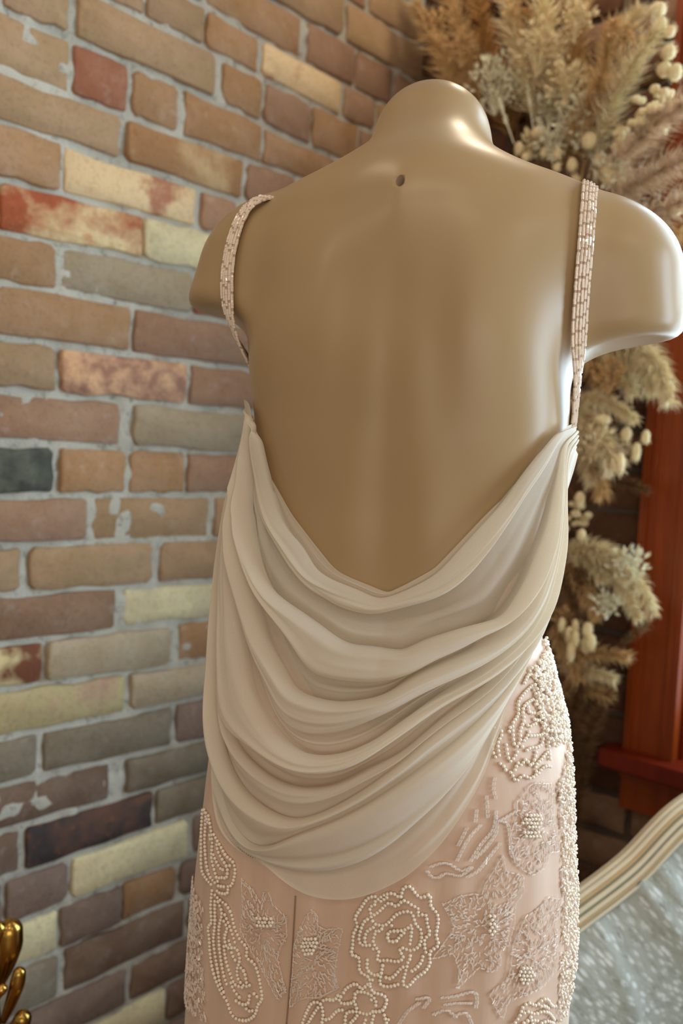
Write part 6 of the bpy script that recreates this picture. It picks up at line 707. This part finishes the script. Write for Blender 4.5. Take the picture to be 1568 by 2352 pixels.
for i, poly in enumerate(BUGLE_AREAS):
    poly = np.array(poly); cx_ = poly.mean(0); A_ = .5*abs(np.dot(poly[:, 0]*RREF, np.roll(poly[:, 1], 1))-np.dot(poly[:, 1], np.roll(poly[:, 0]*RREF, 1)))
    q = fill(poly, int(A_*130000)); dd = (q-cx_)*np.array([RREF, 1.0])
    ang = np.arctan2(dd[:, 1], dd[:, 0])+rng.normal(0, .55, len(q))
    # outline of laid end-to-end bugles
    loop = np.vstack([poly, poly[:1]]); o_ = arc(loop, .0042); dq = np.gradient(o_*np.array([RREF, 1.0]), axis=0)
    q = np.vstack([q, o_]); ang = np.r_[ang, np.arctan2(dq[:, 1], dq[:, 0])]
    bugles('bugle_bead_flower', q, ang, .0036, .00055, m_bugle, BUGLE_LABEL[i])
q, a_ = [], []
for s in BUGLE_LINES:
    for sh_ in (0, .0016):
        o_ = arc(np.array(s)+np.array([sh_/RREF, 0]), .0034)
        if len(o_) < 2: continue
        dq = np.gradient(o_*np.array([RREF, 1.0]), axis=0); q.append(o_); a_.append(np.arctan2(dq[:, 1], dq[:, 0]))
q = np.vstack(q); bugles('bugle_bead_sprays', q, np.concatenate(a_), .0028, .00085, m_bugle, 'curving sprays of clear bugle beads below the cowl')
# beaded side seams, running on round the silhouette
d0 = np.array(DENSE[0]); wide = d0.copy(); wide[wide[:, 0] > np.median(wide[:, 0])] += np.array([.35, 0])
q = fill(wide, 900); beads('pearl_side_panel', skirt_pt(q[:, 0], q[:, 1], .0052+rng.random(len(q))*.002), PR, m_pearl, 'densely packed white pearls along the right hip')
d1_ = np.array(DENSE[1]); wide = d1_.copy(); wide[wide[:, 0] > np.median(wide[:, 0])] += np.array([.30, 0])
q = fill(wide, 1900); h_ = len(q)//2
beads('pearl_side_panel', skirt_pt(q[:h_, 0], q[:h_, 1], .0050+rng.random(h_)*.002), PR*.85, m_pearl)
bugles('bugle_side_panel', q[h_:], rng.random(len(q)-h_)*math.pi, .0034, .0008, m_bugle)
d2_ = np.array(DENSE[2]); wide = d2_.copy(); wide[wide[:, 0] < np.median(wide[:, 0])] -= np.array([.25, 0])
q = fill(wide, 900); bugles('bugle_side_panel', q, rng.random(len(q))*math.pi, .0034, .0007, m_bugle)

# --- straps: five strands of bugles on a tape
def strap(path, normals_from, label):
    P = np.array(path, float); d = np.r_[0, np.cumsum(np.linalg.norm(np.diff(P, axis=0), axis=1))]
    n = 140; t = np.linspace(0, d[-1], n)
    # smooth
    Pi = np.stack([np.interp(t, d, P[:, i]) for i in range(3)], 1)
    for _ in range(30): Pi[1:-1] = .5*Pi[1:-1]+.25*(Pi[2:]+Pi[:-2])
    tan = np.gradient(Pi, axis=0); tan /= np.linalg.norm(tan, axis=1)[:, None]
    nor = np.stack([fbody(Pi+np.eye(3)[i]*1e-3)-fbody(Pi-np.eye(3)[i]*1e-3) for i in range(3)], -1); nor /= np.linalg.norm(nor, axis=1)[:, None]
    for _ in range(10): nor[1:-1] = .5*nor[1:-1]+.25*(nor[2:]+nor[:-2])
    wd = np.cross(tan, nor); wd /= np.linalg.norm(wd, axis=1)[:, None]; nor = np.cross(wd, tan)
    m = MB(); W = .0060
    for i in range(n):
        for u in (-1, 1): m.v.append(Vector(Pi[i]+wd[i]*W*u)); m.v.append(Vector(Pi[i]+wd[i]*W*u+nor[i]*.0014))
    for i in range(n-1):
        b = 4*i
        for a, c in ((0, 1), (1, 3), (3, 2), (2, 0)): m.f.append((b+a, b+c, b+4+c, b+4+a))
    for k in range(5):
        u = -1+2*k/4; m.tube([Vector(Pi[i]+wd[i]*W*.95*u+nor[i]*(.0015-.0007*abs(u))) for i in range(0, n, 2)], .0010, 6)
    st = m.build('shoulder_strap', m_strapbase, gown, True); st['label'] = label
    bt = MB(); cum = np.r_[0, np.cumsum(np.linalg.norm(np.diff(Pi, axis=0), axis=1))]
    for k in range(5):
        u = -1+2*k/4
        for s_ in np.arange(.0008+.0023*random.random(), cum[-1]-.002, .0027):
            i = int(np.searchsorted(cum, s_)); i = min(max(i, 1), n-2)
            c = Pi[i]+wd[i]*W*.95*u+nor[i]*(.0019-.0009*abs(u)+random.uniform(-.0002, .0003)); dr = tan[i]+wd[i]*random.gauss(0, .06)
            bt.tube([Vector(c-dr*.00115), Vector(c+dr*.00115)], .00128, 6)
    bb = bt.build('strap_beads', m_strap_bugle, st); bb['kind'] = 'stuff'
    return st
strap(STRAP_L, None, 'beaded strap over the left shoulder')
strap(STRAP_R, None, 'beaded strap over the right shoulder')
# ------------------------------------------------------------------ dried flower garland climbing the corner of the right wall
def flat(name, c, var=.18, rough=.85, trans=.0):
    t = NT(name); oi = t.add('ShaderNodeObjectInfo'); v = t.coords(); n = t.noise(v, 55., 3)
    a = tuple(x*(1-var) for x in c[:3])+(1,); b = tuple(min(.9, x*(1+var)) for x in c[:3])+(1,)
    t.link(t.ramp(n, (.3, a), (.7, b)), t.p.inputs['Base Color']); t.p.inputs['Roughness'].default_value = rough
    t.p.inputs['Specular IOR Level'].default_value = .15
    return t.m
FM = {'tan': flat('tan_pampas', sr(192,160,114,1.25)), 'gold': flat('golden_brown_pampas', sr(164,124,76,1.2)), 'cream': flat('cream_pampas', sr(220,194,158,1.3)),
      'grey': flat('grey_pampas', sr(200,178,152,1.3)), 'brown': flat('brown_pampas', sr(120,90,62,1.2)), 'white': flat('white_statice', sr(226,208,180,1.3)),
      'pod': flat('buff_bunny_tail', sr(224,196,156,1.25)), 'stem': flat('dry_brown_stem', sr(112,82,56,1.1))}
garland = empty('dried_flower_garland', on_right(.33, 0.0, .03)); tag(garland, 'tall garland of dried pampas, bunny tails and statice climbing the brick corner by the window', 'dried flowers')
GI = garland.location.copy()
def G3(p): return on_right(*p) - GI
_mb_build = MB.build
def garland_build(self, name, mat, parent=None, smooth=False):
    # every dried hair and stem stays in front of both brick faces
    for i, v in enumerate(self.v):
        q = v+GI-CORNER; d = -q.dot(N2); e = q.dot(D2)
        if d < .012: v = v-N2*(.012-d)
        if e < .014: v = v+D2*(.014-e)
        self.v[i] = v
    return _mb_build(self, name, mat, parent, smooth)
MB.build = garland_build
def bez(a, b, c, t): return a*((1-t)**2)+b*(2*t*(1-t))+c*(t*t)
for a, b, c, hair, n, col in FLOWERS['plumes']:
    a, b, c = G3(a), G3(b), G3(c); m = MB()
    m.tube([bez(a, b, c, i/7) for i in range(8)], [.0016-.0012*i/7 for i in range(8)], 5)
    for i in range(int(n*4.6)):
        t = .12+.88*random.random()**.85; p = bez(a, b, c, t); d = (bez(a, b, c, min(t+.03, 1.03))-bez(a, b, c, t-.03)).normalized()
        r = Vector((random.gauss(0, 1), random.gauss(0, 1), random.gauss(0, 1))); r = (r-d*r.dot(d)).normalized()
        L = hair*1.5*random.uniform(.45, 1.1)*(1.1-.55*t)*min(1, .45+t*2)
        k = random.uniform(.4, 1.15); e = p+d*L*.8+r*L*k; mid = p+d*L*.30+r*L*k*.62
        e += Vector((0, 0, -.25*L*random.random()))
        m.blade(p, mid, e, .0010)
    o = m.build('pampas_plume', FM[col], garland); 
    if col in ('brown', 'gold'): o['label'] = {'brown': 'dark brown dried plume', 'gold': 'golden brown dried plume'}[col]
for c, r, n, col in FLOWERS['statice']:
    c = G3(c); m = MB()
    for i in range(n):
        d = Vector((random.gauss(0, 1), random.gauss(0, 1), random.gauss(0, 1))).normalized(); p = c+d*r*random.uniform(.2, .9)
        q = p+d*random.uniform(.004, .010)+Vector((0, 0, .004))
        for k in range(6):
            e = Vector((random.gauss(0, 1), random.gauss(0, 1), random.gauss(0, 1))).normalized()
            m.blade(p, (p+q)/2+e*.003, q+e*.004, .0024)
        if i % 4 == 0: m.tube([c+Vector((0, 0, -r)), p], .0006, 4, False)
    m.build('statice_head', FM[col], garland)
for a, b in FLOWERS['spikes']:
    a, b = G3(a), G3(b); m = MB(); m.tube([a, b], .0012, 5)
    for i in range(80):
        p = a+(b-a)*random.uniform(.35, 1); e = Vector((random.gauss(0, 1), random.gauss(0, 1), random.gauss(0, 1))).normalized()*.006+(b-a).normalized()*.006
        m.blade(p, p+e*.6, p+e, .0016)
    m.build('flower_spike', FM['white'], garland)
stemx = on_right(.33, 0, .05)-GI
for c, a, b in FLOWERS['pods']:
    c = G3(c); m = MB(); a *= .84; b *= .88; ax = D2*a; m.ell(c, ax, N2*a*.9, UP*b, 9, 6)
    for i in range(70):
        d = Vector((random.gauss(0, 1), random.gauss(0, 1), random.gauss(0, 1))).normalized()
        p = c+D2*(d.x*a*.95)+N2*(d.y*a*.85)+UP*(d.z*b*.95); nd = (D2*d.x+N2*d.y+UP*d.z)*.0045+UP*(.003 if b <= a*1.2 else -.003)
        m.blade(p, p+nd*.6, p+nd, .0004)
    pod = m.build('bunny_tail', FM['pod'], garland)
    s = MB(); foot = Vector((stemx.x+(c.x-stemx.x)*.35, stemx.y+(c.y-stemx.y)*.35, c.z+random.uniform(.03, .10)*(1 if c.z < 1.2 else -1)))
    s.tube([c, (c+foot)/2+Vector((0, 0, .012)), foot], .0008, 5); s.build('stem', FM['stem'], pod)
for c, r, n in FLOWERS['clusters']:
    c = G3(c); m = MB()
    for i in range(n):
        d = Vector((random.gauss(0, 1), random.gauss(0, 1), random.gauss(0, 1))).normalized()*r*random.uniform(.55, 1)
        q = random.uniform(.006, .010); m.ell(c+d, D2*q, N2*q, UP*q*.8, 7, 4)
    m.build('hydrangea_head', FM['pod'], garland)
for i in range(14):
    s0 = .26+.14*random.random(); m = MB(); pts = []
    z0 = random.uniform(.02, .5); z1 = z0+random.uniform(.9, 1.5)
    for k in range(8):
        t = k/7; pts.append(on_right(s0+.05*math.sin(t*3+i), z0+(z1-z0)*t, .025+.03*random.random())-GI)
    m.tube(pts, .0022, 5); m.build('stem', FM['stem'], garland)
# small twigs filling the column between the heads
for i in range(26):
    z = random.uniform(.55, 1.85); s0 = .33+random.gauss(0, .05); m = MB(); a = on_right(s0, z, .04)-GI
    b = a+D2*random.uniform(-.06, .05)-N2*random.uniform(.0, .03)+UP*random.uniform(.05, .14)
    m.tube([a, (a+b)/2+D2*.01, b], .0012, 4)
    for k in range(46):
        t = random.random(); p = a.lerp(b, t); e = Vector((random.gauss(0, 1), random.gauss(0, 1), random.gauss(0, 1))).normalized()*random.uniform(.010, .024)
        m.blade(p, p+e*.5+UP*.004, p+e, .0010)
    m.build('dried_twig', FM[random.choice(('brown', 'gold', 'brown', 'tan'))], garland)
MB.build = _mb_build
# ------------------------------------------------------------------ settee at the lower right
def damask():
    t = NT('pale_grey_woven_damask'); v = t.coords()
    mr_ = t.add('ShaderNodeMapping'); mr_.inputs['Rotation'].default_value = (0, -.75, .35); t.link(v, mr_.inputs[0]); mp = t.add('ShaderNodeMapping'); mp.inputs['Scale'].default_value = (.75, 1, 2.2); t.link(mr_.outputs[0], mp.inputs[0])
    a = t.noise(mp.outputs[0], 46., 3, .6); b = t.noise(v, 14., 3)
    vo = t.add('ShaderNodeTexVoronoi'); vo.inputs['Scale'].default_value = 64.; t.link(mp.outputs[0], vo.inputs['Vector'])
    col = t.ramp(a, (.34, sr(136,134,120)), (.48, sr(200,202,196)), (.7, sr(222,224,218)))
    col = t.mix(t.ramp(vo.outputs[0], (.25, (.0, .0, .0)), (.5, (.8, .8, .8))), col, sr(150,150,136))
    t.link(col, t.p.inputs['Base Color']); t.p.inputs['Roughness'].default_value = .7; t.p.inputs['Sheen Weight'].default_value = .3
    t.bump(t.mix(.5, a, vo.outputs[0]), .5, .004); return t.m
m_damask = damask()
ST = Vector((SETTEE['t'][0], SETTEE['t'][1], 0)); SN = Vector((SETTEE['n'][0], SETTEE['n'][1], 0)); SP = Vector((SETTEE['p0'][0], SETTEE['p0'][1], 0))
settee = empty('settee', SP); tag(settee, 'pale grey damask settee with striped curved crest rail, at lower right beside the gown', 'settee')
half = [tuple(p) for p in SETTEE['rail']]; tm = half[-1][0]
# left end: roll down to the seat
curve = [(half[0][0]-.05, half[0][1]-.05), (half[0][0]-.02, half[0][1]-.022)]+half
full = curve+[(2*tm-a, b) for a, b in reversed(curve[:-1])]
def cr(pts, n):
    P = np.array(pts); d = np.r_[0, np.cumsum(np.linalg.norm(np.diff(P, axis=0), axis=1))]; t = np.linspace(0, d[-1], n)
    Q = np.stack([np.interp(t, d, P[:, i]) for i in (0, 1)], 1)
    for _ in range(6): Q[1:-1] = .5*Q[1:-1]+.25*(Q[2:]+Q[:-2])
    return Q
Q = cr(full, 120); tg2 = np.gradient(Q, axis=0); tg2 /= np.linalg.norm(tg2, axis=1)[:, None]; nn = np.stack([-tg2[:, 1], tg2[:, 0]], 1)
def S3(t, z, o): return ST*t+SN*o+UP*z
cols = [('cream', sr(214,198,168), .0044), ('line', sr(128,126,104), .0016), ('cream', 0, .0042), ('tan', sr(190,158,112), .0034), ('line', 0, .0016), ('cream', 0, .0048), ('line', 0, .0016), ('tan', 0, .0034), ('cream', 0, .0040), ('bluegrey', sr(146,152,148), .0046)]
RM = {k: simple('crest_rail_'+k+'_paint', c, .35, 0, .06, 20, Coat_Weight=.2) for k, c, _ in cols if c}
core = MB(); core.tube([S3(a, b, -.006) for a, b in Q], .0165, 10); rail_ob = core.build('crest_rail', RM['cream'], settee, True)
seq = ['cream', 'line', 'tan', 'cream', 'line', 'cream', 'tan', 'line', 'cream', 'line', 'cream', 'tan', 'line', 'cream', 'bluegrey', 'bluegrey']
wid = {'cream': .0046, 'line': .0017, 'tan': .0034, 'bluegrey': .0042}; tot = sum(wid[k] for k in seq); run = 0
for k in seq:
    run += wid[k]*.5; ph = 2.3-(2.3+1.35)*run/tot; run += wid[k]*.5
    off, fr = .0245*math.sin(ph), .0150*math.cos(ph)-.004
    m = MB(); m.tube([S3(a+n0*off, b+n1*off, fr) for (a, b), (n0, n1) in zip(Q, nn)], wid[k]*.80, 7); m.build('reed_moulding', RM[k], rail_ob, True)
# upholstered inside back
nz_ = 44; V = []; F = []
zs0 = .40
for i, (a, b) in enumerate(Q):
    for j in range(nz_):
        f = j/(nz_-1); z = zs0+(b-.012-zs0)*f
        bul = .030*math.sin(math.pi*min(f*1.05, 1))**.6*min(1, min(i, len(Q)-1-i)/8)
        x_ = a*1.0; fold = .011*math.exp(-(((x_-.06)*.8+(z-.56)*.6-.02)/.012)**2)+.009*math.exp(-(((x_-.10)*.85+(z-.52)*.5-.03)/.010)**2)+.008*math.exp(-(((x_-.02)*.9+(z-.5)*.4+.02)/.012)**2)
        V.append(S3(a, z, bul+fold+.003*math.sin(a*40+z*30)))
for i in range(len(Q)-1):
    for j in range(nz_-1): q = i*nz_+j; F.append((q, q+nz_, q+nz_+1, q+1))
mesh_obj('inside_back', V, F, m_damask, settee, True)
V2 = []; 
for i, (a, b) in enumerate(Q): V2 += [S3(a, zs0-.06, -.035), S3(a, b-.008, -.035)]
F2 = [(2*i, 2*i+1, 2*i+3, 2*i+2) for i in range(len(Q)-1)]
mesh_obj('outside_back', V2, F2, m_damask, settee)
sa, sb = Q[0][0], Q[-1][0]
m = MB(); m.box(S3(sa+.02, .26, -.02), ST*(sb-sa-.04), SN*.50, UP*.08); m.build('seat_frame', RM['cream'], settee)
m = MB(); nsx = 14; V = []; F = []
for i in range(nsx+1):
    for j in range(11):
        x = sa+.03+(sb-sa-.06)*i/nsx; y = -.01+.50*j/10; e = min(i, nsx-i, j+3, 10-j)
        V.append(S3(x, .34+.075*min(1, e/2.0)**.5 if e > 0 else .34, y))
for i in range(nsx):
    for j in range(10): q = i*11+j; F.append((q, q+11, q+12, q+1))
mesh_obj('seat_cushion', V, F, m_damask, settee, True)
for x in (sa+.05, sb-.05):
    for y in (.02, .44):
        m = MB(); m.tube([S3(x, .27, y), S3(x, .20, y+.004), S3(x, .08, y), S3(x, .0, y+.008)], [.026, .024, .014, .017], 10); m.build('leg', RM['cream'], settee, True)
# ------------------------------------------------------------------ gilded ornament at the lower left
gx, gy = GILT['foot']; gild = empty('gilded_stand', (gx, gy, 0)); tag(gild, 'glossy gilded scrollwork stand at the lower left edge before the brick wall', 'ornament')
GB = Vector((gx, gy, 0))
def smooth_tube(pts, rad, n=18):
    P = np.array(pts); d = np.linspace(0, 1, len(P)); t = np.linspace(0, 1, n)
    Pp = np.stack([pchip(d, P[:, i], t) for i in range(3)], 1); R_ = np.maximum(pchip(d, np.array(rad), t), .001)
    return [Vector(p) for p in Pp], list(R_)
for pts, rad in GILT['lobes']:
    p, r = smooth_tube(pts, rad); a = (p[0]-p[1]).normalized(); m = MB()
    cap = [p[0]+a*r[0]*math.sin(u) for u in (1.5, 1.2, .9, .6, .3)]; rc = [r[0]*math.cos(u) for u in (1.5, 1.2, .9, .6, .3)]
    m.tube([q-GB for q in cap+p], rc+r, 16); m.build('scroll_leaf', m_gold, gild, True)
p, r = smooth_tube(GILT['stem']+[[gx, gy, .30], [gx, gy, .05]], [.010, .013, .012, .014, .016], 30); m = MB(); m.tube([q-GB for q in p], r, 14); m.build('stem', m_gold, gild, True)
m = MB(); m.tube([(0, 0, 0), (0, 0, .012), (0, 0, .02), (0, 0, .05), (0, 0, .07)], [.10, .10, .085, .03, .018], 28); m.build('base', m_gold, gild, True)
